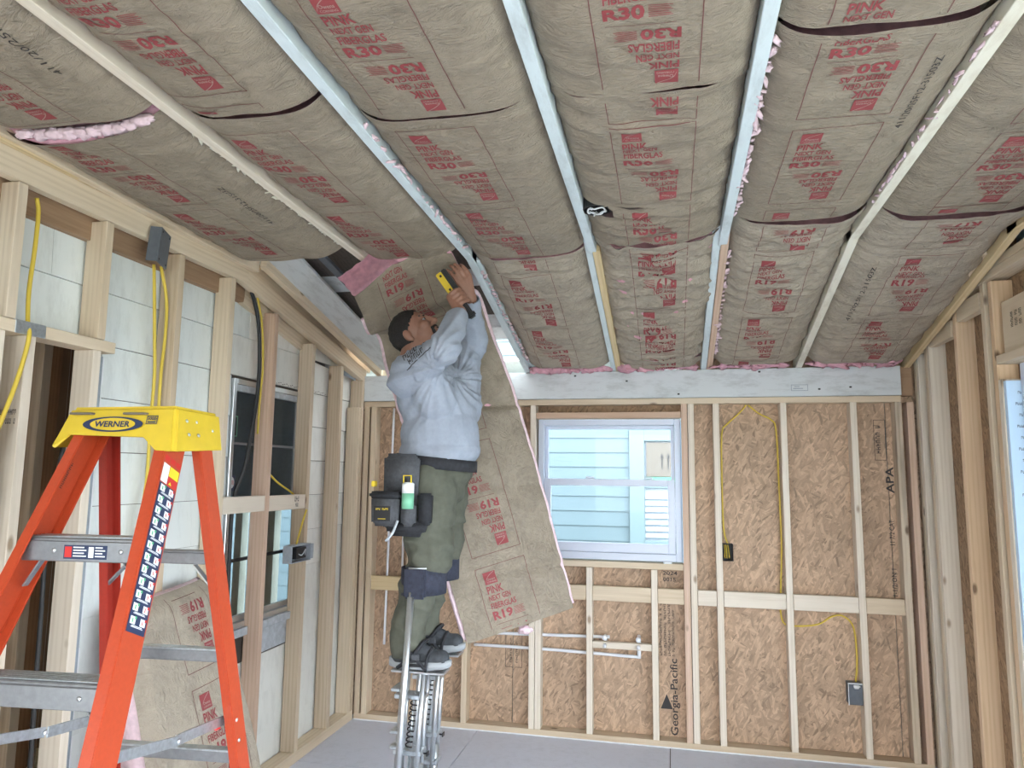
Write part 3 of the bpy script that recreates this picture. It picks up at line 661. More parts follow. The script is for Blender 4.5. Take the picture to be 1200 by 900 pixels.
# ---- ceiling: rafters, deck
ce = empty('ceiling'); tag(ce, kind='structure')
R_D = .140
def rafterA(x, m, wd=.038, y1=3.27, y0=Y0):
    z0, z1 = zpath(y0), ZK+(YK-y1)*TA
    return stick('rafter', (x+wd/2, y0, z0+R_D/2), (x+wd/2, y1, z1+R_D/2), (1, 0, 0), wd, R_D, m, ce)
def rafterB(x, m, wd=.038, y0=3.22, y1=5.15, drop=0):
    f = lambda y: ZK-(y-YK)*TB+R_D/2-drop
    return stick('rafter', (x+wd/2, y0, f(y0)), (x+wd/2, y1, f(y1)), (1, 0, 0), wd, R_D, m, ce)
RX = [-1.475, -.955, -.36, .225, .775, 1.405]
for x, m in zip(RX, ('pine_white', 'white_paint', 'white_paint', 'white_paint', 'cream_paint', 'pine_yellow')): rafterA(x, m, y1=3.30)
rafterB(-1.475, 'pine_white'); rafterB(-.955, 'white_paint'); rafterB(-.918, 'white_paint', .018, 3.30, drop=-.02)
rafterB(-.372, 'white_paint', .030, 3.15); rafterB(-.340, 'pine_yellow', .034, 3.24, drop=.004)
rafterB(.200, 'white_paint', .034, 3.05); rafterB(.236, 'pine_red', .034, 3.16, drop=.004)
rafterB(.775, 'cream_paint'); rafterB(1.405, 'pine_yellow', .036)
rafterB(1.372, 'pine', .030, 3.5, 4.12, drop=-.03)
rafterA(-2.118, 'pine', y1=3.25); rafterB(-2.10, 'pine_grey', .030, 3.3, 5.0, drop=-.06)
# roof boards above the rafters
dk = ('dark_board', 'dark_board', 'beam_paint', 'dark_board', 'dark_board', 'beam_paint', 'dark_board')
y = Y0; i = 0
while y < 3.20:
    za, zb = zpath(y)+R_D+.002, zpath(min(y+.235, 3.23))+R_D+.002
    stick('deck_board', (-.3, y+.118, (za+zb)/2+.01), (-.3, y+.119, (za+zb)/2+.01), (1, 0, 0), 4.0, .02, 'dark_board', ce) if False else box('deck_board', (-2.35, y+.002, zpath(y)+R_D+.006), (1.62, min(y+.243, 3.262), zpath(y)+R_D+.026), 'dark_board', ce, .002)
    y += .235
y = 3.235; i = 0
while y < 5.1:
    f = lambda q: ZK-(q-YK)*TB+R_D+.003
    prism('deck_board', [(y+.002, f(y)), (y+.178, f(y+.178)), (y+.178, f(y+.178)+.02), (y+.002, f(y)+.02)], 'x', -.94 if 4.45 < y < 4.80 else -2.35, 1.62, dk[i % 7] if y < 4.15 else 'eave_white', ce); y += .18; i += 1
# painted boards and a dark strap in the open bay by the siding wall
stick('fascia_strip', (-1.95, 3.06, 2.80), (-1.95, 4.80, 2.395), (1, 0, 0), .20, .018, 'beam_paint', ce)
stick('strap', (-1.72, 3.08, 2.770), (-1.72, 4.0, 2.60), (1, 0, 0), .045, .02, 'pvc_grey', ce)
stick('nailer', (-2.055, 3.25, 2.745), (-2.055, 4.82, 2.385), (0, 0, 1), .085, .038, 'pine', ce)

# ================================================================== INSULATION BATTS
def fbm(x, y, s, oct=3):
    a, t, f = 1., 0., 1.
    for _ in range(oct):
        t += a*noise.noise(V((x*f, y*f, s))); a *= .5; f *= 2
    return t
def ridge(x, y, s): return .5-abs(noise.noise(V((x, y, s))))
BT = {}
def print_panels(R, bx, starts, keep, fn, facing, s=1.):
    red, mark, line = BLOCK[R]
    for st in starts:
        for nm, F, o, m in (('printed_lettering', red[0], .0022*s, 'ink'), ('logo_mark', mark[0], .0032*s, 'paper_mark'), ('printed_lettering', red[1], .0022*s, 'ink'), ('logo_mark', mark[1], .0032*s, 'paper_mark'), ('panel_outline', line, .0022*s, 'ink_line')):
            q_ = merge_prints([(F, bx, -st)], keep)
            if q_.f: pyd(nm, [fn(x, -y, o) for x, y in q_.v], q_.f, m, facing)
def make_batt(bay, x0, x1, y0, y1, R, bx, starts, label, seed, wr=1., sag=.02, lip0=0., lip1=0., gap=(0, 0, 0), cam_skew=0, mat='kraft', date=None, notch=None, core=(.14, .14)):
    """kraft-faced batt stapled between two rafters; bx = left edge of the print, starts = where each printed panel begins"""
    W = x1-x0
    def off(x, y):
        u = (x-x0)/W; t = 2*u-1; a = abs(t)
        d0, d1 = y-y0, y1-y
        e = max(0, min(1, min(d0, d1)/.10))
        z = .042-(.042+sag)*(1-a**5)
        z += wr*(.0075*(ridge(x*5.5+y*1.5, y*13-x*2.0, seed)-.25)+.0060*(ridge(x*4-y*5, y*7+x*3.0, seed+5)-.25)+.0050*fbm(x*3, y*4, seed+9, 2))
        edge = a**3
        z += wr*edge*.014*noise.noise(V((x*4, y*17, seed+3)))
        b = math.sin(math.pi*max(0, min(1, u)))**.6
        mk = lambda q: max(0., min(1.3, .42+1.7*noise.noise(V((x*4.2, q, 1.3)))))
        z += -lip1*math.exp(-max(d1, 0)/.05)*b*mk(seed+.5) + lip0*math.exp(-max(d0, 0)/.045)*b*mk(seed-.5)
        if wr > 1.1:
            ph = (y+.10*(1-t*t)*(.6+.5*noise.noise(V((y*2, seed, 4))))+.03*noise.noise(V((x*5, y*5, seed))))
            q1 = 1-abs(noise.noise(V((ph*9.0, seed*3.1, x*.8)))); z -= (wr-1.)*.016*(max(0, q1-.55)/.45)**3*(1-.5*a)
            q2 = 1-abs(noise.noise(V(((x+.25*y)*9, y*3.0, seed+7)))); z += (wr-1.)*.012*(max(0, q2-.6)/.4)**3*a
        return z
    def yend(x, which):
        return gap[0]*math.sin(math.pi*max(0, (x-x0)/W))**.7*max(0., min(1.3, .42+1.7*noise.noise(V((x*4.2, seed-.5, 1.3))))) if which == 0 else 0
    def P(x, y, o=0):
        d0 = yend(x, 0); yy = y+d0*max(0, 1-(y-y0)/.15)
        return V((x, yy, zpath(yy)+off(x, yy)-o))
    root = empty('insulation_batt', ((x0+x1)/2, (y0+y1)/2, zpath((y0+y1)/2)))
    tag(root, label, 'insulation batt', 'kraft-faced batts stapled between the rafters')
    nu, nv = max(20, int(W/.016)), max(8, int((y1-y0)/.013))
    def face(u, v): return P(x0+u*W, y0+v*(y1-y0))
    vs_ = []; idx = {}
    for j in range(nv+1):
        for i in range(nu+1):
            p = face(i/nu, j/nv); vs_.append(p)
    fs = [(j*(nu+1)+i, (j+1)*(nu+1)+i, (j+1)*(nu+1)+i+1, j*(nu+1)+i+1) for j in range(nv) for i in range(nu)]
    if notch:
        cx, cy, r = notch
        fs = [f for f in fs if (sum(vs_[k].x for k in f)/4-cx)**2+(sum(vs_[k].y for k in f)/4-cy)**2 > r*r]
    n = len(vs_)                                               # the stapling flanges turn up along the rafters
    for s, i in ((0, 0), (1, nu)):
        b0 = len(vs_)
        for j in range(nv+1):
            p = vs_[j*(nu+1)+i]; vs_.append(p+V(((.004 if s == 0 else -.004), 0, .035)))
        for j in range(nv):
            q = (j*(nu+1)+i, (j+1)*(nu+1)+i, b0+j+1, b0+j); fs.append(q if s else q[::-1])
    facing = pyd('paper_facing', vs_, fs, mat, root, True)
    # the fibre behind the paper
    mu, mv = 10, max(6, int((y1-y0)/.06)); fv, ff = [], []
    for j in range(mv+1):
        for i in range(mu+1): fv.append(P(x0+.004+i/mu*(W-.008), y0+core[0]+j/mv*(y1-y0-core[0]-core[1]))+V((0, 0, .010)))
    k = len(fv)
    for j in range(mv+1):
        for i in range(mu+1):
            p = fv[j*(mu+1)+i]; fv.append(V((p.x, p.y, zpath(p.y)+.125+.006*noise.noise(p*9))))
    q = lambda i, j, t=0: t*k+j*(mu+1)+i
    for j in range(mv):
        for i in range(mu): ff.append((q(i, j), q(i, j+1), q(i+1, j+1), q(i+1, j))); ff.append((q(i, j, 1), q(i+1, j, 1), q(i+1, j+1, 1), q(i, j+1, 1)))
    for j in range(mv): ff.append((q(0, j), q(0, j, 1), q(0, j+1, 1), q(0, j+1))); ff.append((q(mu, j), q(mu, j+1), q(mu, j+1, 1), q(mu, j, 1)))
    for i in range(mu): ff.append((q(i, 0), q(i+1, 0), q(i+1, 0, 1), q(i, 0, 1))); ff.append((q(i, mv), q(i, mv, 1), q(i+1, mv, 1), q(i+1, mv)))
    if not notch: pyd('fibreglass_core', fv, ff, 'pink', root, True)
    # print
    keep = lambda x, y: x0+.01 < x < x1-.01 and y0+.012 < -y < y1-.012 and (not notch or (x-notch[0])**2+(-y-notch[1])**2 > (notch[2]+.02)**2)
    print_panels(R, bx, starts, keep, lambda x, y, o: P(x, y, o), facing)
    if date:
        dx, dy0, dy1 = date; F = Flat(); F.text('411/20/25F12-31503Z', dx, -dy1, dx+.020, -dy0, .0, -90 if False else 90)
        F = F.cut(.03); pyd('date_stamp', [P(x, -y, .0022) for x, y in F.v], F.f, 'black_ink', root)
    BT[seed] = root
    return root, P
b1 = (-2.098, -1.477); b2 = (-1.435, -.957); b3 = (-.915, -.362); b4 = (-.320, .223); b5 = (.265, .773); b6 = (.815, 1.403)
BAY = ['first rafter bay from the white siding wall', 'second rafter bay from the white siding wall', 'third rafter bay from the white siding wall', 'rafter bay with the round electrical can', 'second rafter bay from the right window wall', 'rafter bay along the right window wall']
make_batt(1, *b1, .40, 1.735, 'R30', -1.985, [.50, 1.14], 'R30 batt with torn pink end, '+BAY[0], 1, 1.2, .022, lip1=-.006, date=(-1.60, 1.10, 1.50))
r, P = make_batt(1, *b1, 1.770, 3.02, 'R30', -1.985, [1.755, 2.385, 3.02], 'R30 batt ending at the unfilled hole, '+BAY[0], 2, 1.0, .026, gap=(.035, 0, 0), lip0=-.020, core=(.004, .03), date=(-1.615, 2.22, 2.58))
tf = []
for i in range(10): tuft('torn_fibre', (-1.99+i*.048, 1.765+.030*math.sin(math.pi*(i+.5)/10)+.004*math.sin(i*2), 2.712-.004*math.sin(math.pi*(i+.5)/10)), (.036, .014+.010*math.sin(math.pi*(i+.5)/10), .018), 'pink_pale', r, i, 3)
r, P = make_batt(2, *b2, .42, 1.775, 'R30', -1.385, [.47, 1.085, 1.715], 'R30 batt with a puckered end seam, '+BAY[1], 3, 1.2, .022, lip1=-.006)
make_batt(2, *b2, 1.782, 3.12, 'R30', -1.385, [1.880, 2.530], 'R30 batt above the man, '+BAY[1], 4, 1.0, .024, lip0=-.005, gap=(.010, 0, 0))
make_batt(3, *b3, .45, 1.895, 'R30', -.815, [.66, 1.31], 'smooth R30 batt far from the beam, '+BAY[2], 5, .9, .022, lip1=-.007)
make_batt(3, *b3, 1.900, 3.18, 'R30', -.815, [1.955, 2.590], 'R30 batt meeting an R19 batt, '+BAY[2], 6, 1.0, .024, lip0=-.005, lip1=-.002, gap=(.012, 0, 0))
make_batt(3, *b3, 3.185, 4.61, 'R19', -.815, [2.77, 3.375, 3.985], 'R19 batt sloping to the beam, '+BAY[2], 7, 1.9, .028, lip0=-.003, lip1=-.02, mat='kraft2')
make_batt(4, *b4, .45, 1.865, 'R30', -.165, [.66, 1.285], 'R30 batt with bold red print, '+BAY[3], 8, 1.2, .026, lip1=.004)
make_batt(4, *b4, 1.870, 2.660, 'R30', -.165, [1.455, 2.045], 'wrinkled R30 batt cut short, '+BAY[3], 9, 2.0, .024, lip0=-.004, lip1=.004)
make_batt(4, *b4, 2.663, 3.085, 'R30', -.165, [2.672], 'short R30 piece cut round the can, '+BAY[3], 10, 2.4, .022, lip0=-.004, lip1=-.006, notch=(-.27, 2.735, .072))
make_batt(4, *b4, 3.090, 4.480, 'R19', -.165, [2.84, 3.155, 3.78, 4.08], 'heavily wrinkled R19 batt, '+BAY[3], 11, 2.8, .030, lip0=-.003, lip1=-.014, mat='kraft2')
make_batt(4, *b4, 4.494, 4.63, 'R19', -.165, [4.22], 'R19 offcut resting on the beam, '+BAY[3], 12, 2.0, .024, lip0=-.008, lip1=-.02, gap=(.02, 0, 0), mat='kraft2')
make_batt(5, *b5, .40, 1.690, 'R30', .375, [.50, 1.50], 'R30 batt behind a wide dark seam, '+BAY[4], 13, 1.0, .022, lip1=-.008)
make_batt(5, *b5, 1.712, 2.925, 'R30', .375, [1.541, 2.171, 2.805], 'smooth flat R30 batt, '+BAY[4], 14, .7, .020, gap=(.026, 0, 0), lip0=-.004, lip1=-.004, date=(.668, 1.86, 2.22))
make_batt(5, *b5, 2.938, 4.61, 'R19', .385, [2.68, 3.285, 3.900, 4.50], 'R19 batt with fanned creases, '+BAY[4], 15, 2.0, .032, lip0=-.004, lip1=-.02, gap=(.008, 0, 0), mat='kraft2')
make_batt(6, *b6, .40, 1.66, 'R30', .985, [.45, 1.05], 'R30 batt farthest from the beam, '+BAY[5], 16, .9, .022, lip1=.012)
make_batt(6, *b6, 1.668, 2.960, 'R30', .985, [1.667, 2.296, 2.87], 'R30 batt meeting an R19 batt, '+BAY[5], 17, .9, .022, lip0=-.005, lip1=-.003)
make_batt(6, *b6, 2.970, 4.61, 'R19', 1.005, [2.72, 3.345, 3.965, 4.57], 'R19 batt running to the beam end, '+BAY[5], 18, 1.6, .034, lip0=-.004, lip1=-.02, gap=(.006, 0, 0), mat='kraft2', date=(.915, 3.45, 4.0))
# loose fibre squeezed out along rafters and the beam
def fluff(root, a, b, n, size, mat, seed):
    rr = random.Random(seed)
    for i in range(n):
        p = V(a).lerp(V(b), (i+rr.random()*.7)/n)
        k = .6+rr.random()*.8
        o_ = tuft('fibre_tuft', p+V((rr.uniform(-.004, .004), 0, rr.uniform(-.004, .004))), (size[0]*k, size[1]*k*rr.uniform(.7, 1.5), size[2]*k*rr.uniform(.5, 1.)), mat, root, seed+i, 2, 1.0)
        o_.matrix_basis = o_.matrix_basis @ Matrix.Rotation(rr.uniform(-.7, .7), 4, 'Z') @ Matrix.Rotation(rr.uniform(-.5, .5), 4, 'X')
fluff(BT[7], (-.88, 4.648, 2.345), (-.39, 4.648, 2.343), 16, (.040, .034, .022), 'pink', 1)
fluff(BT[12], (-.30, 4.655, 2.343), (.18, 4.655, 2.342), 14, (.036, .030, .019), 'pink', 2)
fluff(BT[15], (.28, 4.655, 2.342), (.72, 4.655, 2.342), 10, (.036, .030, .014), 'pink', 3)
fluff(BT[18], (.85, 4.645, 2.350), (1.36, 4.645, 2.348), 17, (.046, .036, .026), 'pink', 4)
fluff(BT[14], (.268, 1.74, zpath(1.74)+.010), (.270, 2.90, zpath(2.9)+.010), 36, (.007, .018, .008), 'pink_pale', 5)
fluff(BT[14], (.771, 1.75, zpath(1.75)+.008), (.771, 2.9, zpath(2.9)+.008), 22, (.005, .016, .006), 'pink_pale', 6)
fluff(BT[7], (-.905, 3.35, zpath(3.35)+.004), (-.897, 4.55, zpath(4.55)+.004), 46, (.007, .012, .006), 'pink_pale', 7)
fluff(BT[6], (-.914, 1.95, zpath(1.95)+.008), (-.914, 3.1, zpath(3.1)+.008), 22, (.006, .016, .007), 'pink_pale', 8)
fluff(BT[2], (-1.482, 1.9, zpath(1.9)+.010), (-1.482, 2.95, zpath(2.95)+.010), 34, (.006, .014, .006), 'cream_paint', 9)
fluff(BT[15], (.276, 3.3, zpath(3.3)+.006), (.276, 4.5, zpath(4.5)+.006), 26, (.009, .020, .010), 'pink_pale', 10)

# ---- R19 batt being hung by the man
def cat(pts, t):
    n = len(pts)-1; s = max(0, min(n-1e-6, t*n)); i = int(s); f = s-i
    g = lambda k: pts[max(0, min(n, k))]
    a, b, c, d = g(i-1), g(i), g(i+1), g(i+2)
    return .5*((2*b)+(c-a)*f+(2*a-5*b+4*c-d)*f*f+(3*b-a-3*c+d)*f**3)
EL = [V(p) for p in [(-1.47, 3.10, 2.49), (-1.49, 3.24, 2.435), (-1.50, 3.36, 2.365), (-1.49, 3.475, 2.360), (-1.45, 3.50, 2.20), (-1.36, 3.50, 1.95), (-1.22, 3.485, 1.55), (-1.09, 3.465, 1.17), (-.972, 3.45, .833)]]
ER = [V(p) for p in [(-.985, 3.10, 2.672), (-.985, 3.26, 2.640), (-.980, 3.40, 2.580), (-.970, 3.53, 2.565), (-.925, 3.65, 2.38), (-.830, 3.74, 2.10), (-.712, 3.79, 1.70), (-.607, 3.82, 1.32), (-.511, 3.85, .958)]]
_acc = [0.]
for i in range(1, 401):
    p0 = (cat(EL, (i-1)/400)+cat(ER, (i-1)/400))/2; p1 = (cat(EL, i/400)+cat(ER, i/400))/2; _acc.append(_acc[-1]+(p1-p0).length)
HLEN = _acc[-1]
def arc(t):
    """fraction of length -> curve parameter"""
    q = max(0, min(1, t))*HLEN; lo, hi = 0, 400
    while hi-lo > 1:
        m_ = (lo+hi)//2
        if _acc[m_] <= q: lo = m_
        else: hi = m_
    return (lo+(q-_acc[lo])/max(1e-9, _acc[hi]-_acc[lo]))/400
def hang(u, t, o=0):
    t0 = t; t = arc(t)
    a, b = cat(EL, t), cat(ER, t); p = a.lerp(b, u)
    p = p+V((0, 0, .085*math.sin(math.pi*u)**1.2*math.exp(-t0*HLEN/.16)))
    e = 2e-3; tu = (b-a).normalized(); a2, b2 = cat(EL, min(1, t+e)), cat(ER, min(1, t+e)); a1, b1_ = cat(EL, max(0, t-e)), cat(ER, max(0, t-e))
    tv = (a2.lerp(b2, u)-a1.lerp(b1_, u)).normalized(); nrm = tu.cross(tv).normalized()      # towards the room
    nrm = -nrm
    k = 2*u-1; t = t0
    w_ = .012*(1-k**4)+.012*(ridge(u*3+t*3, t*19-u*2, 4.4)-.25)+.010*(ridge(u*5-t*8, t*9+u*3, 1.4)-.25)+.006*fbm(u*2, t*9, 2.2, 2)+.007*abs(k)**3*noise.noise(V((t*30, u, 5)))
    for tc, am in ((.445, .022), (.87, .012), (.66, .006)): w_ -= am*math.exp(-((t-tc-.05*(u-.5))/.010)**2)
    return p+nrm*(w_+o)
hb = empty('hanging_batt', (-.74, 3.65, .85)); tag(hb, 'long R19 batt hanging loose from the rafters behind the man', 'insulation batt')
nu, nv = 44, 190
vs_ = [hang(i/nu, j/nv) for j in range(nv+1) for i in range(nu+1)]
fs = [(j*(nu+1)+i, j*(nu+1)+i+1, (j+1)*(nu+1)+i+1, (j+1)*(nu+1)+i) for j in range(nv) for i in range(nu)]
hface = pyd('paper_facing', vs_, fs, 'kraft', hb, True)
mu, mv = 12, 60; fv, ff = [], []
for j in range(mv+1):
    for i in range(mu+1): fv.append(hang(.004+i/mu*.992, .001+j/mv*.994, -.008))
k = len(fv)
for j in range(mv+1):
    for i in range(mu+1): fv.append(hang(.02+i/mu*.96, .001+j/mv*.98, -(.085-.012*noise.noise(V((i*.8, j*.4, 3))))))
q = lambda i, j, t=0: t*k+j*(mu+1)+i
for j in range(mv):
    for i in range(mu): ff.append((q(i, j), q(i+1, j), q(i+1, j+1), q(i, j+1))); ff.append((q(i, j, 1), q(i, j+1, 1), q(i+1, j+1, 1), q(i+1, j, 1)))
for j in range(mv): ff.append((q(0, j), q(0, j+1), q(0, j+1, 1), q(0, j, 1))); ff.append((q(mu, j), q(mu, j, 1), q(mu, j+1, 1), q(mu, j+1)))
for i in range(mu): ff.append((q(i, 0), q(i, 0, 1), q(i+1, 0, 1), q(i+1, 0))); ff.append((q(i, mv), q(i+1, mv), q(i+1, mv, 1), q(i, mv, 1)))
pyd('fibreglass_core', fv, ff, 'pink', hb, True)
# pale fringe on the cut edges
for s, us in ((0, 0.0), (1, 1.0)):
    bm = bmesh.new(); pts = [hang(us, .10+.89*i/70, -.014)+V((.006*(1 if s else -1), 0, 0)) for i in range(71)]
    bm_tube(bm, pts, [.012+.004*noise.noise(V((i*.9, s, 0))) for i in range(71)], 8); from_bm('paper_flange', bm, 'pink_pale', hb, smooth=True)
HL = HLEN; HW = .57
hs = [(0, HLEN-.33-.63*k) for k in range(4)]
keep = lambda x, y: .01 < x < HW-.01 and .01 < -y < HL-.012
print_panels('R19', .125, [s_ for _, s_ in hs], keep, lambda x, y, o: hang(x/HW, y/HL, o), hface, 1.3)
tuft('torn_fibre', (-.74, 3.70, .862), (.035, .02, .022), 'pink_pale', hb, 3, 3)
# pink end of the batt in the open bay
bm = bmesh.new(); nn = 16
for i in range(nn+1):
    u = i/nn; p = hang(u*.46, 0.002, -.004)
    for j in range(9):
        v_ = j/8; ns = V((noise.noise(V((u*6, v_*4, 1))), noise.noise(V((u*6, v_*4, 5))), noise.noise(V((u*7, v_*5, 2)))))
        bm.verts.new(p+V((-.095*v_, -.004+.01*v_, .100*v_*(1-.25*u)))+ns*.011)
bm.verts.ensure_lookup_table()
for i in range(nn):
    for j in range(8): bm.faces.new([bm.verts[a] for a in (i*9+j, (i+1)*9+j, (i+1)*9+j+1, i*9+j+1)])
bmesh.ops.solidify(bm, geom=bm.faces[:], thickness=.03)
from_bm('torn_end', bm, 'pink', hb, smooth=True)

# ---- R19 batt leaning behind the ladder
def lean(u, t, o=0):
    """u along the wall, t from top to floor"""
    top = V((-2.035, 2.43+u*.53, 1.120+u*.05)); bot = V((-1.66, 2.33+u*.63, .012))
    p = top.lerp(bot, t); bulge = .05*math.sin(math.pi*t)*(.4+.6*u)*1.2
    k = 2*u-1
    w_ = .022*(1-abs(k)**3)+.003*ridge(u*4, t*7, 8.8)+.004*fbm(u*2, t*4, 6.1, 2)
    if t < .06: w_ -= .05*(1-t/.06)**2
    p = p+V((w_+o+bulge*.6, bulge*.9*t, 0)); p.x = p.x-.04*max(0, abs(k)-.86)/.14
    return p
lb = empty('leaning_batt', (-1.70, 2.65, 0)); tag(lb, 'R19 batt standing on the floor against the studs behind the ladder', 'insulation batt')
lface = grid_obj('paper_facing', lean, 40, 80, 'kraft2', lb)
fv, ff = [], []; mu, mv = 8, 20
for j in range(mv+1):
    for i in range(mu+1): fv.append(lean(.004+i/mu*.992, .002+j/mv*.994, -.010))
k = len(fv)
for j in range(mv+1):
    for i in range(mu+1):
        p = lean(.004+i/mu*.992, .002+j/mv*.994, -.02); p.x = max(-2.112, p.x-.11); fv.append(p)
for j in range(mv):
    for i in range(mu): ff.append((q(i, j)*0+j*(mu+1)+i, j*(mu+1)+i+1, (j+1)*(mu+1)+i+1, (j+1)*(mu+1)+i)); ff.append(tuple(k+a for a in (j*(mu+1)+i, (j+1)*(mu+1)+i, (j+1)*(mu+1)+i+1, j*(mu+1)+i+1)))
for j in range(mv):
    a, b = j*(mu+1), (j+1)*(mu+1); ff.append((a, b, k+b, k+a)); a, b = a+mu, b+mu; ff.append((a, k+a, k+b, b))
for i in range(mu): ff.append((i, k+i, k+i+1, i+1)); a = mv*(mu+1)+i; ff.append((a, a+1, k+a+1, k+a))
pyd('fibreglass_core', fv, ff, 'pink_pale', lb, True)
LL, LW = 1.18, .59
keep = lambda x, y: .01 < x < LW-.01 and .01 < -y < LL-.01
print_panels('R19', .225, (-.26, .375, 1.01), keep, lambda x, y, o: lean(x/LW, y/LL, o), lface, 1.3)
tuft('torn_fibre', lean(.03, .62, .02), (.02, .03, .05), 'pink_pale', lb, 5, 3); tuft('torn_fibre', lean(.02, .82, .02), (.02, .04, .06), 'pink_pale', lb, 6, 3)

# ================================================================== STEPLADDER
LC = V((-1.447, 1.74, 0)); LTH = .08
LU = V((math.cos(LTH), math.sin(LTH), 0)); LV = V((-math.sin(LTH), math.cos(LTH), 0)); UPZ = V((0, 0, 1))
ld = empty('stepladder', LC); tag(ld, 'orange fibreglass stepladder with a yellow top cap', 'stepladder')
def chan(name, p0, p1, out, wdt, fl, t, mat):
    """C-channel from p0 to p1; web faces out, flanges turn inward"""
    z = (p1-p0).normalized(); x = (out-z*out.dot(z)).normalized(); y = z.cross(x)
    prof = [(0, -wdt/2), (0, wdt/2), (-fl, wdt/2), (-fl, wdt/2-t), (-t, wdt/2-t), (-t, -wdt/2+t), (-fl, -wdt/2+t), (-fl, -wdt/2)]
    L = (p1-p0).length; m = Matrix((x, y, z)).transposed().to_4x4(); m.translation = p0
    bm = bmesh.new(); A = [bm.verts.new((a, b, 0)) for a, b in prof]; B = [bm.verts.new((a, b, L)) for a, b in prof]
    bm.faces.new(A); bm.faces.new(B[::-1]); n = len(prof)
    for i in range(n): bm.faces.new((A[i], B[i], B[(i+1) % n], A[(i+1) % n]))
    bmesh.ops.bevel(bm, geom=[e for e in bm.edges if abs((e.verts[0].co-e.verts[1].co).normalized().z) > .9], offset=.0022, segments=2, affect='EDGES')
    return from_bm(name, bm, mat, ld, mtx=m), m, L
ZT = 1.74
def rail_pt(front, s, z):
    if front: return LC+LU*s*.1375-LV*.05+UPZ*ZT+(-UPZ-LV*.434+LU*s*.118)*(ZT-z)
    return LC+LU*s*.156+LV*.05+UPZ*ZT+(-UPZ+LV*.214+LU*s*.071)*(ZT-z)
rails = {}
for s in (-1, 1):
    rails[('f', s)] = chan('front_rail', rail_pt(1, s, .015), rail_pt(1, s, 1.775), LU*s, .090, .032, .005, 'orange')
    rails[('r', s)] = chan('rear_rail', rail_pt(0, s, .015), rail_pt(0, s, 1.765), LU*s, .060, .028, .005, 'orange_dark' if s < 0 else 'orange')
    for fr in (1, 0):
        p = rail_pt(fr, s, .02); box('foot', p-V((.03, .045, .02)), p+V((.03, .045, .035)), 'black', ld, .006)
# yellow cap
def capm(): 
    m = Matrix((LU, LV, UPZ)).transposed().to_4x4(); m.translation = LC; return m
CM = capm()
bm = bmesh.new()
lo = [(-.192, -.118, 1.712), (.172, -.118, 1.702), (.178, .112, 1.712), (-.186, .100, 1.722)]; hi = [(-.158, -.092, 1.820), (.154, -.090, 1.824), (.166, .106, 1.817), (-.158, .096, 1.816)]
A = [bm.verts.new(p) for p in lo]; B = [bm.verts.new(p) for p in hi]
bm.faces.new(B)
for i in range(4): bm.faces.new((A[i], A[(i+1) % 4], B[(i+1) % 4], B[i]))
bmesh.ops.bevel(bm, geom=[e for e in bm.edges if e.verts[0] in B or e.verts[1] in B], offset=.010, segments=3, affect='EDGES')
# raise the lower edge between the rails on the front and back
bmesh.ops.subdivide_edges(bm, edges=[e for e in bm.edges if all(v.co.z < 1.74 for v in e.verts) and abs(e.verts[0].co.x-e.verts[1].co.x) > .2], cuts=7)
for v in bm.verts:
    if v.co.z < 1.74 and -.14 < v.co.x < .115: v.co.z += .034; v.co.y *= .94
bmesh.ops.recalc_face_normals(bm, faces=bm.faces); bmesh.ops.solidify(bm, geom=bm.faces[:], thickness=.006)
cap = from_bm('top_cap', bm, 'yellow', ld, mtx=CM)
for x0 in (-.112, .045): box('tool_slot', (0, 0, 0), (.065, .02, .006), 'cardboard', cap, .002).matrix_basis = CM @ Matrix.Translation((x0, -.1035, 1.801))
fy = V((0, -.118, 1.722)); fn_up = V((0, .026, .098)).normalized()
fm = CM @ frame_mtx(V((-.168, -.1125, 1.7435))-V((0, 0.0022, 0)), (1, 0, 0), fn_up)
F = Flat(); F.ellipse(.150, .030, .088, .0215); place_flat('logo_ring', F, fm, 'navy', cap)
F = Flat(); F.ellipse(.150, .030, .066, .0175); place_flat('logo_field', F, fm @ Matrix.Translation((0, 0, .0008)), 'yellow', cap)
F = Flat(); F.text('WERNER', .098, .0215, .202, .0385, .03); place_flat('logo_lettering', F, fm @ Matrix.Translation((0, 0, .0016)), 'navy', cap)
F = Flat(); F.frame(.246, .030, .278, .054, .002); F.text('300lb', .249, .041, .275, .051, .03); F.rect(.250, .034, .274, .038); place_flat('load_rating', F, fm @ Matrix.Translation((0, 0, .0008)), 'navy', cap)
def rivet(p, nrm, parent, r=.006, mat='alu'):
    bm = bmesh.new(); bmesh.ops.create_uvsphere(bm, u_segments=10, v_segments=6, radius=r)
    q_ = V(nrm).normalized().to_track_quat('Z', 'Y').to_matrix().to_4x4()
    for v in bm.verts: v.co.z *= .5
    return from_bm('rivet', bm, mat, parent, True, Matrix.Translation(p) @ q_)
for y, z in ((-.055, 1.785), (-.01, 1.785), (-.060, 1.748), (-.015, 1.748), (.062, 1.765)): rivet(CM @ V((.1845-(z-1.72)*.33, y, z)), LU+UPZ*.33, cap, .0055)
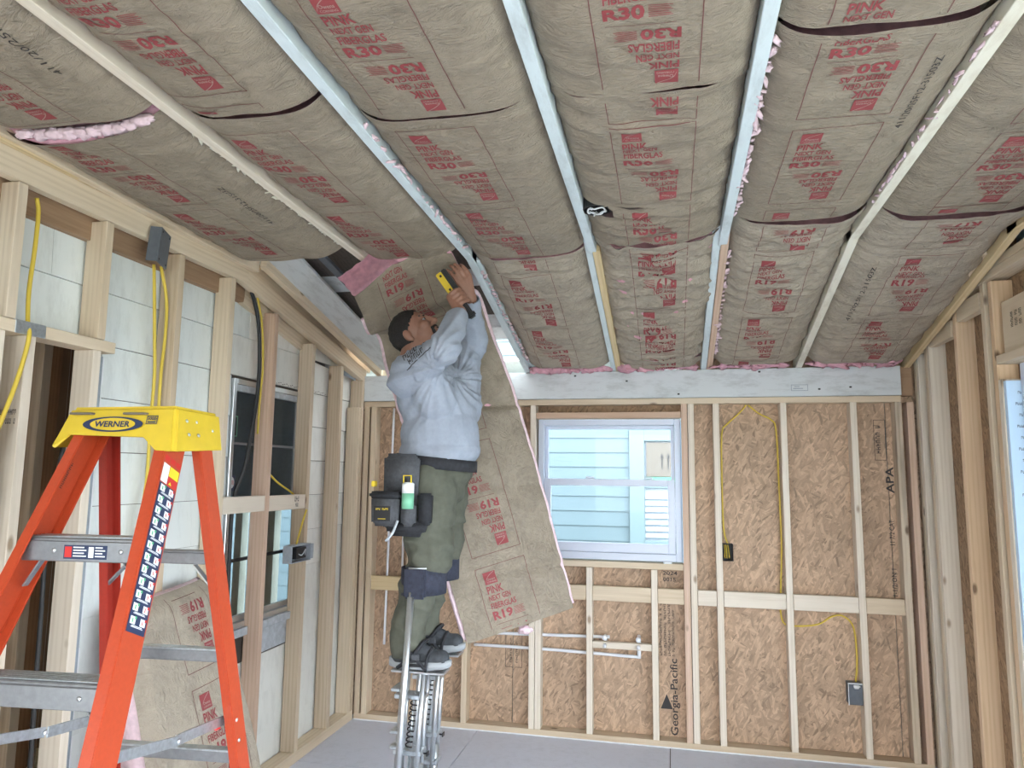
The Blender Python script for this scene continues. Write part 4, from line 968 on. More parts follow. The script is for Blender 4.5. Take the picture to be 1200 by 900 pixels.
# treads
for k, z in enumerate((1.475, 1.170, .865, .560, .255)):
    a, b = rail_pt(1, -1, z), rail_pt(1, 1, z); d = (b-a).normalized()
    a2, b2 = a+d*.004, b-d*.004
    stick('step', a2+LV*.004, b2+LV*.004, LV, .078, .012, 'alu_dull' if k else 'alu_dull', ld, .003).name = 'step'
    fp = stick('step_front', a2-LV*.038-UPZ*.026, b2-LV*.038-UPZ*.026, UPZ, .050, .006, 'alu_dull', ld, .002)
    for t in (.28, .82): rivet(a.lerp(b, t)-LV*.042-UPZ*.024, -LV, fp)
    for i in range(5): stick('tread_ridge', a2-LV*(.024-i*.013)+UPZ*.0078, b2-LV*(.024-i*.013)+UPZ*.0078, LV, .005, .004, 'galv', ld, .001)
    for s, e in ((-1, a), (1, b)):
        q0 = e-LU*s*.012-LV*.03-UPZ*.115; q1 = e-LU*s*.058-LV*.03-UPZ*.045
        stick('brace', q0, q1, LV, .018, .004, 'alu_dull', ld, .001)
        if s > 0:
            zz = rail_pt(1, s, z)
            for dz in (.012, -.020): rivet(rail_pt(1, s, z+dz)-LV*.043-LU*.012, -LV, ld, .0055)
            rivet(rail_pt(1, s, z-.085)-LV*.043-LU*.014, -LV, ld, .0055)
        else:
            for dz in (.012, -.020): rivet(rail_pt(1, s, z+dz)-LV*.043+LU*.012, -LV, ld, .0055)
            rivet(rail_pt(1, s, z-.085)-LV*.043+LU*.012, -LV, ld, .0055)
if True:
    a, b = rail_pt(1, -1, 1.475), rail_pt(1, 1, 1.475)
    st0 = a.lerp(b, .36)-LV*.0415-UPZ*.044; sm_ = frame_mtx(st0, b-a, UPZ)
    F = Flat(); F.rect(0, 0, .118, .034); lab = place_flat('step_label', F, sm_, 'navy', ld)
    F = Flat(); F.rect(.003, .004, .022, .030); place_flat('label_warning', F, sm_ @ Matrix.Translation((0, 0, .0006)), 'label_red', lab)
    F = Flat(); F.rect(.068, .004, .082, .030)
    for i in range(4): F.rect(.026, .006+i*.007, .062-.006*(i % 2), .009+i*.007); F.rect(.086, .006+i*.007, .113-.007*(i % 2), .009+i*.007)
    place_flat('label_print', F, sm_ @ Matrix.Translation((0, 0, .0006)), 'label_white', lab)
for k, z in enumerate((1.40, 1.115, .815, .52, .22)):
    a, b = rail_pt(0, -1, z), rail_pt(0, 1, z); d = (b-a).normalized()
    stick('rear_bar', a+d*.005+LV*.0, b-d*.005, UPZ, .034, .022, 'alu_dull', ld, .003)
    stick('rear_bar_cap', a+d*.03-LV*.006+UPZ*.020, b-d*.03-LV*.006+UPZ*.020, LV, .03, .006, 'galv' if k else 'alu_dull', ld, .001)
    if k == 0:
        for s in (-1, 1):
            e = b if s > 0 else a; stick('rear_brace', e-LU*s*.075-UPZ*.02, e-LU*s*.012-UPZ*.085, LV, .02, .005, 'alu' if s > 0 else 'alu_dull', ld, .001)
rivet(rail_pt(0, 1, 1.72)-LV*.031-LU*.006, -LV, ld)
for z in (.93, .87): rivet(rail_pt(0, 1, z)+LU*.001-LV*.012, LU, ld, .006)
# spreader arms
for s in (-1, 1):
    a = rail_pt(1, s, 1.02)-LU*s*.020-LV*-.03; b = rail_pt(0, s, .925)-LU*s*.034
    mid = a.lerp(b, .52)-UPZ*.012
    stick('spreader_arm', a, mid, UPZ, .026, .005, 'galv', ld, .001); stick('spreader_arm', mid-LU*s*.007, b-LU*s*.007, UPZ, .028, .005, 'galv', ld, .001)
    rivet(mid-LV*.004+LU*.006, LU, ld, .008); box('spreader_sleeve', b-V((.012, .05, .016)), b-V((.002, .028, -.016)), 'label_red', ld, .002)
    rivet(b, LU, ld, .012, 'galv')
# long instruction label on the right front rail
_, rm, rl = rails[('f', 1)]
xw = rm.to_3x3() @ V((1, 0, 0)); yw = rm.to_3x3() @ V((0, 1, 0)); zw = rm.to_3x3() @ V((0, 0, 1))
flip = -1 if yw.dot(LV) < 0 else 1
def rail_label(z): return rail_pt(1, 1, z)+xw*.0008
lm = frame_mtx(rail_label(1.27)-yw*flip*.030, yw*flip, zw) @ Matrix.Scale(1.62, 4, (1, 0, 0)) @ Matrix.Scale(1.08, 4, (0, 1, 0))
F = Flat(); F.rect(-.004, 0, .042, .345); lb_ = place_flat('safety_label', F, lm, 'navy', ld)
FW, FG, FR = Flat(), Flat(), Flat()
for i in range(12):
    zz = .010+i*.028
    FW.rect(.000, zz+.008, .013, zz+.024); FW.rect(.025, zz+.008, .038, zz+.024); FG.rect(.010, zz+.019, .0145, zz+.025); FR.rect(.035, zz+.019, .0395, zz+.025)
    FW.rect(.004, zz+.002, .034, zz+.0035); FW.rect(.006, zz+.0045, .032, zz+.006)
    FG.rect(.004, zz+.011, .007, zz+.020); FR.rect(.029, zz+.011, .031, zz+.020)
place_flat('label_print', FW, lm @ Matrix.Translation((0, 0, .0006)), 'label_white', lb_); place_flat('label_ticks', FG, lm @ Matrix.Translation((0, 0, .0012)), 'label_green', lb_); place_flat('label_crosses', FR, lm @ Matrix.Translation((0, 0, .0012)), 'label_red', lb_)
F = Flat(); F.rect(-.004, .348, .014, .395); place_flat('label_print', F, lm, 'label_white', lb_)
F = Flat(); F.rect(.015, .370, .042, .395); place_flat('label_caution', F, lm, 'label_yellow', lb_)
F = Flat(); F.rect(.015, .348, .042, .368); F.rect(-.004, .402, .010, .416); F.rect(.0125, .402, .0265, .416); F.rect(.029, .402, .043, .416); place_flat('label_warning', F, lm, 'label_red', lb_)
F = Flat(); F.quad((.018, .350), (.027, .350), (.0225, .358)); place_flat('label_triangle', F, lm @ Matrix.Translation((0, 0, .0007)), 'label_yellow', lb_)
F = Flat(); F.smear(7, 0, 0, .008, .075, 90, 17)
_, rm2, _l = rails[('f', -1)]
y2 = rm2.to_3x3() @ V((0, 1, 0)); z2 = rm2.to_3x3() @ V((0, 0, 1)); x2 = rm2.to_3x3() @ V((1, 0, 0)); f2 = 1 if y2.dot(LV) > 0 else -1
place_flat('rail_print', F, frame_mtx(rail_pt(1, -1, 1.60)-x2*.0062-y2*f2*.01, y2*f2, z2), 'black_ink', ld)

# ================================================================== THE MAN ON STILTS
def bm_capsule(bm, p0, r0, p1, r1, n=14):
    t = bmesh.new(); p0, p1 = V(p0), V(p1)
    for p, r in ((p0, r0), (p1, r1)):
        bmesh.ops.create_uvsphere(t, u_segments=n, v_segments=10, radius=r, matrix=Matrix.Translation(p))
    h = bmesh.ops.convex_hull(t, input=t.verts[:])
    bad = [e for e in set(h['geom_interior']+h['geom_unused']) if isinstance(e, bmesh.types.BMVert) and e.is_valid]
    bmesh.ops.delete(t, geom=bad, context='VERTS')
    mp = {v: bm.verts.new(v.co) for v in t.verts}
    for f in t.faces: bm.faces.new([mp[v] for v in f.verts])
    t.free()
def bm_ell(bm, c, r, ax=None, n=24):
    m = Matrix.Translation(c)
    if ax: m = m @ Matrix((ax[0], ax[1], ax[2])).transposed().to_4x4()
    bmesh.ops.create_uvsphere(bm, u_segments=n, v_segments=n//2+2, radius=1, matrix=m @ Matrix.Diagonal((r[0], r[1], r[2], 1)))
def fuse(name, bm, voxel, smooth_it, mat, parent, wrinkle=None):
    me = bpy.data.meshes.new('tmp'); bmesh.ops.recalc_face_normals(bm, faces=bm.faces); bm.to_mesh(me); bm.free()
    o = bpy.data.objects.new('tmp', me); COL.objects.link(o)
    md = o.modifiers.new('r', 'REMESH'); md.mode = 'VOXEL'; md.voxel_size = voxel; md.use_smooth_shade = True
    ms = o.modifiers.new('s', 'SMOOTH'); ms.factor = .5; ms.iterations = smooth_it
    dg = bpy.context.evaluated_depsgraph_get(); m2 = bpy.data.meshes.new_from_object(o.evaluated_get(dg))
    bpy.data.objects.remove(o); bpy.data.meshes.remove(me)
    m2.name = name
    if wrinkle:
        ns = [v.normal.copy() for v in m2.vertices]
        for v, n in zip(m2.vertices, ns): v.co = v.co+n*wrinkle(v.co)
    m2.update()
    return add(name, m2, mat, parent, smooth=True)

man = empty('person', (-1.09, 3.19, .80)); tag(man, 'person on stilts in pale grey long-sleeved shirt and olive trousers, stapling overhead', 'person')
# --- joints
HC = V((-1.190, 3.20, 2.320)); FN = V((.745, -.10, .66)).normalized(); HU = (V((-.66, -.02, .75))-FN*V((-.66, -.02, .75)).dot(FN)).normalized(); HS = FN.cross(HU).normalized()   # HS: towards his right? sign checked below
if HS.y > 0: HS = -HS
NK = V((-1.205, 3.20, 2.155))
SR, ER_, WR_ = V((-1.150, 3.015, 2.090)), V((-.945, 2.885, 2.175)), V((-.913, 3.015, 2.372))
SL, EL_, WL_ = V((-1.105, 3.36, 2.115)), V((-.945, 3.40, 2.300)), V((-.922, 3.215, 2.488))
HR, KR, AR = V((-1.070, 3.10, 1.60)), V((-1.075, 3.075, 1.245)), V((-1.135, 3.07, .905))
HLf, KL, AL = V((-1.080, 3.295, 1.60)), V((-1.085, 3.30, 1.275)), V((-1.140, 3.30, .925))
STP0, STP1, STP2 = V((-1.018, 3.045, 2.570)), V((-.955, 3.045, 2.484)), V((-.872, 3.045, 2.368))
TA_ = (STP2-STP1).normalized()
# --- body: one continuous surface
bm = bmesh.new()
def hd(a, s, u): return HC+FN*a+HS*s+HU*u
bm_ell(bm, hd(-.012, 0, .022), (.100, .079, .098), (FN, HS, HU))
bm_ell(bm, hd(.030, 0, -.035), (.066, .064, .075), (FN, HS, HU))
bm_ell(bm, hd(.044, 0, -.082), (.044, .046, .034), (FN, HS, HU))
bm_ell(bm, hd(.080, 0, -.098), (.018, .022, .017), (FN, HS, HU))
bm_ell(bm, hd(.078, 0, .032), (.016, .052, .013), (FN, HS, HU))
bm_capsule(bm, hd(.088, 0, .020), .011, hd(.112, 0, -.022), .0155); bm_ell(bm, hd(.098, .014, -.027), (.010, .008, .008), (FN, HS, HU)); bm_ell(bm, hd(.098, -.014, -.027), (.010, .008, .008), (FN, HS, HU))
bm_ell(bm, hd(.091, 0, -.052), (.012, .026, .007), (FN, HS, HU)); bm_ell(bm, hd(.089, 0, -.066), (.012, .023, .007), (FN, HS, HU))
for s in (-1, 1):
    bm_ell(bm, hd(.062, s*.040, -.015), (.030, .026, .026), (FN, HS, HU))
    bm_ell(bm, hd(-.018, s*.082, -.012), (.020, .010, .033), (FN, HS, HU)); bm_ell(bm, hd(-.010, s*.080, -.040), (.011, .009, .012), (FN, HS, HU))
bm_capsule(bm, hd(-.035, 0, -.045), .066, NK, .070); bm_capsule(bm, hd(.0, 0, -.07), .052, NK+V((.05, 0, -.02)), .062)
bm_ell(bm, (-1.105, 3.20, 2.02), (.125, .165, .17)); bm_ell(bm, (-1.055, 3.20, 1.83), (.165, .165, .16)); bm_ell(bm, (-1.075, 3.20, 1.66), (.135, .150, .11))
for S_, E_, W_ in ((SR, ER_, WR_), (SL, EL_, WL_)): bm_capsule(bm, S_, .058, E_, .045); bm_capsule(bm, E_, .044, W_, .029)
for H_, K_, A_ in ((HR, KR, AR), (HLf, KL, AL)):
    bm_capsule(bm, H_, .078, K_, .056); bm_capsule(bm, K_, .054, K_.lerp(A_, .35)+V((-.015, 0, 0)), .054); bm_capsule(bm, K_.lerp(A_, .35)+V((-.015, 0, 0)), .054, A_, .038)
    bm_capsule(bm, A_, .038, A_+V((.10, 0, -.050)), .030)
def finger(pts, rs):
    for i in range(len(pts)-1): bm_capsule(bm, pts[i], rs[i], pts[i+1], rs[i+1], 10)
# right hand round the tacker handle
a_ = TA_; e1 = V((0, -1, 0)); e2 = a_.cross(e1).normalized()
GC = STP1.lerp(STP2, .38)
if e2.x > 0: e2 = -e2                                    # e2 points to the lower left, the palm side
def ring(s_, ang, r): return GC+a_*s_+(e2*math.cos(ang)+e1*math.sin(ang))*r
palm = [ring(-.030, .35, .034), ring(-.010, .35, .036), ring(.012, .35, .036), ring(.032, .30, .033)]
for p in palm: bm_capsule(bm, WR_, .027, p, .019, 10)
bm_capsule(bm, palm[0], .017, palm[3], .017, 10)
for k, (s_, ln) in enumerate(((-.033, .95), (-.012, 1.), (.010, .97), (.031, .85))):
    an = [.35+x*ln for x in (0, .75, 1.6, 2.5, 3.2)]; finger([ring(s_, q_, .034 if i < 3 else .027) for i, q_ in enumerate(an)], [.0125, .0118, .0105, .0095, .0085])
finger([ring(.015, -.2, .036), ring(-.020, -.55, .040), ring(-.045, -.75, .036), ring(-.062, -.95, .030)], [.0145, .0135, .012, .010])
# left hand open against the rafter, fingers bent
LPC = V((-.938, 3.185, 2.548)); fd = (V((-.965, 3.135, 2.615))-LPC).normalized(); sd = V((.62, .45, .40)); sd = (sd-fd*sd.dot(fd)).normalized(); nd = fd.cross(sd)
for k in (-.030, -.010, .010, .030): bm_capsule(bm, WL_, .026, LPC+sd*k+fd*.02, .0155, 10)
for k, ln in ((-.036, .074), (-.012, .084), (.012, .080), (.036, .062)):
    p = LPC+sd*k+fd*.022; q0 = p+fd*ln*.5+nd*.006; q1 = q0+fd*ln*.33-nd*-.018; q2 = q1+fd*ln*.12+nd*.020
    finger([p, q0, q1, q2], [.0105, .0095, .0088, .0080])
p = LPC-sd*.028-fd*.028; finger([p, p-sd*.032+fd*.014+nd*.012, p-sd*.048+fd*.040+nd*.018, p-sd*.052+fd*.060+nd*.024], [.0145, .0125, .011, .0095])
body = fuse('body', bm, .0042, 3, 'skin', man)
# --- hair, beard, eyes
bm = bmesh.new(); bm_ell(bm, hd(-.018, 0, .026), (.1025, .0815, .1005), (FN, HS, HU), 96)
def hairline(p):
    d = p-HC; a, s, u = d.dot(FN), abs(d.dot(HS)), d.dot(HU)
    lim = -.020+.085*max(0, min(1, (u+.010)/.075))+.004*noise.noise(p*90)
    return a < lim and u > -.080+.003*noise.noise(p*90)
bmesh.ops.delete(bm, geom=[f for f in bm.faces if not hairline(f.calc_center_median())], context='FACES')
for v in bm.verts: v.co += (v.co-HC).normalized()*(.003*noise.noise(v.co*60)+.002*noise.noise(v.co*150))
bmesh.ops.solidify(bm, geom=bm.faces[:], thickness=.004)
from_bm('hair', bm, 'hair', man, smooth=True)
bm = bmesh.new()
for s in (-.030, -.018, -.006, .006, .018, .030): bm_ell(bm, hd(.098-abs(s)*.35, s, -.043-abs(s)*.25), (.010, .010, .008), (FN, HS, HU), 12)
for s in (-1, 1): bm_capsule(bm, hd(.086, s*.031, -.050), .008, hd(.078, s*.030, -.090), .009)
bm_ell(bm, hd(.086, 0, -.100), (.017, .026, .019), (FN, HS, HU)); bm_capsule(bm, hd(.074, -.028, -.102), .012, hd(.074, .028, -.102), .012)
bm_ell(bm, hd(.095, 0, -.078), (.008, .011, .006), (FN, HS, HU))
fuse('beard', bm, .004, 2, 'hair', man, lambda c: .002*noise.noise(c*140))
for s in (-1, 1):
    bm = bmesh.new(); bm_ell(bm, hd(.082, s*.032, .008), (.007, .012, .005), (FN, HS, HU), 16); from_bm('eye', bm, 'sole', man, smooth=True)
    bm = bmesh.new(); bm_ell(bm, hd(.0885, s*.032, .009), (.003, .0055, .0055), (FN, HS, HU), 12); from_bm('iris', bm, 'black', man, smooth=True)
    bm = bmesh.new(); bm_capsule(bm, hd(.090, s*.016, .028), .0045, hd(.078, s*.050, .030), .003); from_bm('eyebrow', bm, 'hair', man, smooth=True)
bm = bmesh.new(); bm_ell(bm, hd(.101, 0, -.059), (.004, .016, .003), (FN, HS, HU), 12); from_bm('mouth', bm, 'black', man, smooth=True)
# --- shirt
bm = bmesh.new()
bm_ell(bm, (-1.110, 3.20, 2.015), (.152, .195, .185)); bm_ell(bm, (-1.050, 3.20, 1.825), (.186, .188, .170)); bm_ell(bm, (-1.052, 3.20, 1.745), (.190, .190, .10))
bm_capsule(bm, SR+V((-.015, .02, -.01)), .092, SL+V((0, -.02, 0)), .088); bm_capsule(bm, NK+V((.012, 0, -.035)), .082, NK+V((.035, 0, -.10)), .11)
bm_capsule(bm, SR, .090, ER_, .066); bm_capsule(bm, ER_, .066, ER_.lerp(WR_, .86), .044)
bm_capsule(bm, SL, .086, EL_, .063); bm_capsule(bm, EL_, .063, EL_.lerp(WL_, .90), .042)
bm_capsule(bm, V((-1.04, 3.08, 1.98)), .10, ER_.lerp(SR, .6), .07); bm_capsule(bm, V((-1.00, 3.28, 1.97)), .125, SL.lerp(EL_, .6), .085); bm_ell(bm, (-1.035, 3.22, 1.95), (.150, .175, .17))
def shirt_w(c):
    w_ = .004*noise.noise(c*9)
    d = c-V((-.98, 3.02, 2.10)); r = d.length
    ang = math.atan2(d.z, d.x); w_ += .030*math.exp(-((r-.20)/.16)**2)*(ridge(ang*4, r*1.2, 3.)-.30)
    if c.z > 2.05 and c.x > -1.08: w_ += .020*(ridge(c.z*13+c.x*6, c.y*5, 1.)-.25)
    w_ += .020*(ridge(c.x*4+c.z*5, c.z*3-c.x*5, 7.)-.25)
    if c.z < 1.80: w_ += .006*noise.noise(V((c.x*14, c.y*14, 3)))
    return w_
shirt = fuse('shirt', bm, .0065, 5, 'shirt', man, shirt_w)
# open the collar, cuffs and hem
def trim(o, cuts):
    b = bmesh.new(); b.from_mesh(o.data)
    for co, no, lim in cuts:
        bad = [f for f in b.faces if (f.calc_center_median()-V(co)).dot(V(no)) > 0 and (f.calc_center_median()-V(co)).length < lim]
        bmesh.ops.delete(b, geom=bad, context='FACES')
    bmesh.ops.solidify(b, geom=b.faces[:], thickness=.004)
    b.to_mesh(o.data); b.free(); o.data.polygons.foreach_set('use_smooth', [True]*len(o.data.polygons))
fr_, fl_ = (WR_-ER_).normalized(), (WL_-EL_).normalized()
trim(shirt, [(WR_-fr_*.012, fr_, .075), (WL_-fl_*.008, fl_, .075), (NK+V((.0, 0, .012)), V((.12, 0, .99)), .115), (V((-1.05, 3.2, 1.688)), V((-.13, 0, -1)), .5)])
F = Flat(); F.smear(6, 0, .028, .085, .052, 0, 19); F.smear(5, .01, .001, .075, .024, 0, 20); F.quad((-.01, -.004), (.10, -.010), (.10, -.007), (-.01, -.001))
# sleeve print laid on the shoulder
xd = V((.82, 0, .57)); nd_ = V((0, -1, 0)); yd = nd_.cross(xd)*-1
if yd.z < 0: yd = -yd
xd = xd.normalized(); SP0 = V((-1.105, 2.6, 2.105))
F = F.cut(.008); vs_ = []
from mathutils.bvhtree import BVHTree
bvh = BVHTree.FromPolygons([v.co for v in shirt.data.vertices], [tuple(p.vertices) for p in shirt.data.polygons])
for x, y in F.v:
    o_ = SP0+xd*x*1.45+yd*y*1.35; hit = bvh.ray_cast(o_, -nd_); vs_.append((hit[0]+nd_*.003) if hit[0] else o_-nd_*.3)
pyd('sleeve_print', vs_, F.f, 'black_ink', shirt)
# --- trousers
bm = bmesh.new()
bm_ell(bm, (-1.068, 3.20, 1.655), (.162, .172, .105)); bm_ell(bm, (-1.090, 3.20, 1.58), (.150, .168, .10))
for H_, K_, A_, k in ((HR, KR, AR, 0), (HLf, KL, AL, 1)):
    bm_capsule(bm, H_+V((.005, 0, .0)), .120, H_.lerp(K_, .55)+V((.01, 0, 0)), .112); bm_capsule(bm, H_.lerp(K_, .55)+V((.01, 0, 0)), .112, K_+V((.020, 0, .04)), .100)
    bm_capsule(bm, K_+V((.005, 0, 0)), .080, K_.lerp(A_, .4)+V((-.010, 0, 0)), .082); bm_capsule(bm, K_.lerp(A_, .4)+V((-.010, 0, 0)), .082, A_+V((-.005, 0, .04)), .068)
    bm_capsule(bm, A_+V((-.005, 0, .06)), .070, A_+V((-.008, 0, .005)), .074)
def tr_w(c):
    w_ = .010*noise.noise(c*8)+.040*(ridge(c.x*6+c.z*5, c.z*9-c.x*5+c.y*4, 2.)-.25)
    if c.z < 1.12: w_ += .016*(ridge(c.x*3, c.z*15+c.x*5, 5.)-.25)
    if 1.20 < c.z < 1.42: w_ += .016*(ridge(c.x*9+c.z*10, c.z*8, 9.)-.25)
    return w_
trs = fuse('trousers', bm, .0075, 5, 'trousers', man, tr_w)
trim(trs, [(V((-1.07, 3.2, 1.735)), V((0, 0, 1)), .4)])
# --- shoes
def shoe(A_, mat_p):
    x0, y0, z0 = A_.x-.078, A_.y, A_.z-.092
    def outline(t): return .036+.012*math.sin(math.pi*min(1, t*1.15)) if t < .85 else .047*math.sqrt(max(0, 1-((t-.85)/.16)**2))+.004
    bm = bmesh.new(); ringA, ringB = [], []
    n = 26
    for i in range(n):
        a = 2*math.pi*i/n; cx = math.cos(a); sy = math.sin(a)
        px = x0+.135+.142*math.copysign(abs(cx)**.85, cx); wv = .046 if cx > 0 else .038
        py = y0+wv*math.copysign(abs(sy)**.75, sy)
        lift = .012*max(0, cx-.55)/.45+.004*max(0, -cx-.6)
        ringA.append(bm.verts.new((px, py, z0+lift))); ringB.append(bm.verts.new((px, py, z0+.030+lift*1.1+(.010 if cx < -.5 else 0))))
    bm.faces.new(ringA[::-1]); bm.faces.new(ringB)
    for i in range(n): bm.faces.new((ringA[i], ringA[(i+1) % n], ringB[(i+1) % n], ringB[i]))
    bmesh.ops.bevel(bm, geom=[e for e in bm.edges if abs(e.verts[0].co.z-e.verts[1].co.z) < .012], offset=.004, segments=2, affect='EDGES')
    sole_bm = bm
    bm = bmesh.new()
    bm_capsule(bm, (x0+.045, y0, z0+.050), .042, (x0+.130, y0, z0+.045), .043); bm_capsule(bm, (x0+.130, y0, z0+.042), .042, (x0+.232, y0, z0+.043), .036)
    bm_capsule(bm, (x0+.062, y0, z0+.060), .044, (x0+.070, y0, z0+.105), .046); bm_capsule(bm, (x0+.085, y0, z0+.085), .042, (x0+.185, y0, z0+.052), .034)
    root = fuse('shoe', bm, .005, 4, 'shoe', man, lambda c: .002*noise.noise(c*40))
    from_bm('sole', sole_bm, 'sole', root, smooth=True)
    for k in range(4):
        x = x0+.115+k*.026; z = z0+.112-k*.014; tube('lace', [(x, y0-.030, z-.012), (x+.008, y0, z+.005), (x, y0+.030, z-.012)], .0028, 'black', root, 6)
    box('heel_tab', (x0+.005, y0-.016, z0+.085), (x0+.020, y0+.016, z0+.125), 'grey_cloth', root, .004)
    bm = bmesh.new(); bm_box(bm, (x0+.10, y0-.0475, z0+.012), (x0+.16, y0-.0445, z0+.024), .001); from_bm('sole_stripe', bm, 'black', root)
    return root
s1 = shoe(AR, 0); s2 = shoe(AL, 1)
# --- stilts
def stilt(A_, K_, side, label):
    x, y, zf = A_.x+.055, A_.y, A_.z-.094
    root = empty('stilt', (x, y, 0)); tag(root, label, 'stilt')
    yo = y+side*.085
    bm = bmesh.new(); bm_box(bm, (x-.115, y-.045, zf-.014), (x+.125, y+.045, zf-.003), .003); from_bm('foot_plate', bm, 'alu', root)
    tube('leg_tube', [(K_.x-.022, yo, K_.z-.10), (x-.070, yo, .04)], .0150, 'alu', root, 12, False)
    for dx, dy in ((.030, -.03), (.030, .03), (-.060, .03), (-.060, -.03)): tube('strut', [(x+dx, y+dy, zf-.012), (x+dx-.028, y+dy, .30)], .0115, 'alu', root, 10, False)
    for dx in (.030, -.060): tube('lower_strut', [(x+dx-.020, y, .42), (x+dx-.045, y, .035)], .0145, 'alu', root, 10, False)
    for z in (.34, .46): bm = bmesh.new(); bm_box(bm, (x-.098, y-.040, z), (x+.028, y+.040, z+.020), .003); from_bm('bracket', bm, 'galv', root)
    bm = bmesh.new(); bm_box(bm, (x-.10, y-.035, zf-.125), (x+.035, y+.035, zf-.105), .003); from_bm('bracket', bm, 'galv', root)
    for z in (zf-.08, .56, .50):
        bm = bmesh.new(); bm_box(bm, (x-.095, min(y, yo)-.005, z), (x-.055, max(y, yo)+.005, z+.014), .003); from_bm('bracket', bm, 'galv', root)
    sp = []
    for i in range(73):
        a = i/8*2*math.pi; sp.append((x-.016-.02*(i/72)+.014*math.cos(a), y-.012+.014*math.sin(a), zf-.13-i*.0027))
    bm = bmesh.new(); bm_tube(bm, sp, .0032, 6); from_bm('spring', bm, 'black', root, smooth=True)
    tube('spring_rod', [(x-.016, y-.012, zf-.10), (x-.036, y-.012, .38)], .005, 'galv', root, 8, False)
    bm = bmesh.new(); bm_box(bm, (x-.16, y-.05, .004), (x+.06, y+.05, .030), .008, None, 2); from_bm('rubber_foot', bm, 'black', root)
    tube('wing_knob', [(x+.035, y-.02, .47), (x+.052, y-.02, .47)], .004, 'black', root, 6, False); box('wing_nut', (x+.050, y-.034, .462), (x+.056, y-.006, .480), 'black', root, .002)
    # straps
    def band(nm, c, rx, ry, h, mat, tilt=0):
        bm = bmesh.new(); n = 28; R = []
        for k in range(2):
            for z in (-h/2, h/2):
                R.append([bm.verts.new((c[0]+(rx+k*-.006)*math.cos(2*math.pi*i/n), c[1]+(ry-k*.006)*math.sin(2*math.pi*i/n), c[2]+z+tilt*math.cos(2*math.pi*i/n))) for i in range(n)])
        for i in range(n):
            j = (i+1) % n
            for p, q in ((0, 1), (3, 2), (2, 0), (1, 3)): bm.faces.new((R[p][i], R[p][j], R[q][j], R[q][i]))
        return from_bm(nm, bm, mat, root, smooth=True)
    cz = K_.z-.06
    band('cuff', (K_.x+.003, K_.y, cz), .101, .099, .118, 'navy_cloth', .004)
    bm = bmesh.new(); bm_box(bm, (K_.x-.055, yo-.014, cz-.07), (K_.x+.045, yo+.014, cz+.065), .010, None, 2); from_bm('cuff_pad', bm, 'navy_cloth', root)
    tube('buckle_bar', [(K_.x-.03, yo-.016, cz+.060), (K_.x+.05, yo-.016, cz+.062)], .004, 'alu', root, 6, False)
    tube('toe_strap', [(x+.045, y-.055, zf), (x+.050, y-.050, zf+.05), (x+.055, y, zf+.085), (x+.050, y+.050, zf+.05), (x+.045, y+.055, zf)], .008, 'black_cloth', root, 6)
    tube('ankle_strap', [(x-.080, y-.06, zf+.01), (x-.02, y-.064, zf+.055), (x+.020, y-.035, zf+.108), (x+.02, y+.035, zf+.108), (x-.04, y+.06, zf+.05)], .009, 'black_cloth', root, 6)
    tube('heel_strap', [(x+.045, y-.058, zf+.01), (x+.0, y-.062, zf+.055), (x-.055, y-.055, zf+.10), (x-.115, y, zf+.115), (x-.055, y+.055, zf+.10)], .008, 'black_cloth', root, 6)
    box('strap_buckle', (x-.012, y-.074, zf+.048), (x+.022, y-.066, zf+.072), 'grey_cloth', root, .002)
stilt(AR, KR, -1, 'silver aluminium stilt under the right shoe, tall tube outermost')
stilt(AL, KL, 1, 'silver aluminium stilt under the left shoe by the hanging batt')
# --- hammer tacker
hm = empty('hammer_tacker', STP1); tag(hm, 'yellow and black hammer tacker gripped in the right hand', 'stapler')
tx = TA_; tz = V((0, -1, 0)); ty = tz.cross(tx)
tm = Matrix((tx, ty, tz)).transposed().to_4x4(); tm.translation = STP1
def tbox(nm, mn, mx, mat, bev=.004):
    bm = bmesh.new(); bm_box(bm, mn, mx, bev, None, 2); return from_bm(nm, bm, mat, hm, mtx=tm)
sgn = 1 if ty.x < 0 else -1
tbox('head_body', (-.105, min(0, sgn*.030), -.016), (.012, max(0, sgn*.030), .016), 'yellow'); tbox('magazine', (-.108, min(-sgn*.024, 0), -.014), (.03, max(-sgn*.024, 0), .014), 'black')
tbox('rubber_grip', (.0, -.014, -.013), (.155, .014, .013), 'black', .006)
tbox('grip_end', (.135, -.020, -.017), (.162, .020, .017), 'black', .007)
for xx in (-.09, -.01): 
    bm = bmesh.new(); bm_box(bm, (xx, sgn*.012-.005, .0155), (xx+.012, sgn*.012+.005, .0175), .001); from_bm('slot', bm, 'black', hm, mtx=tm)
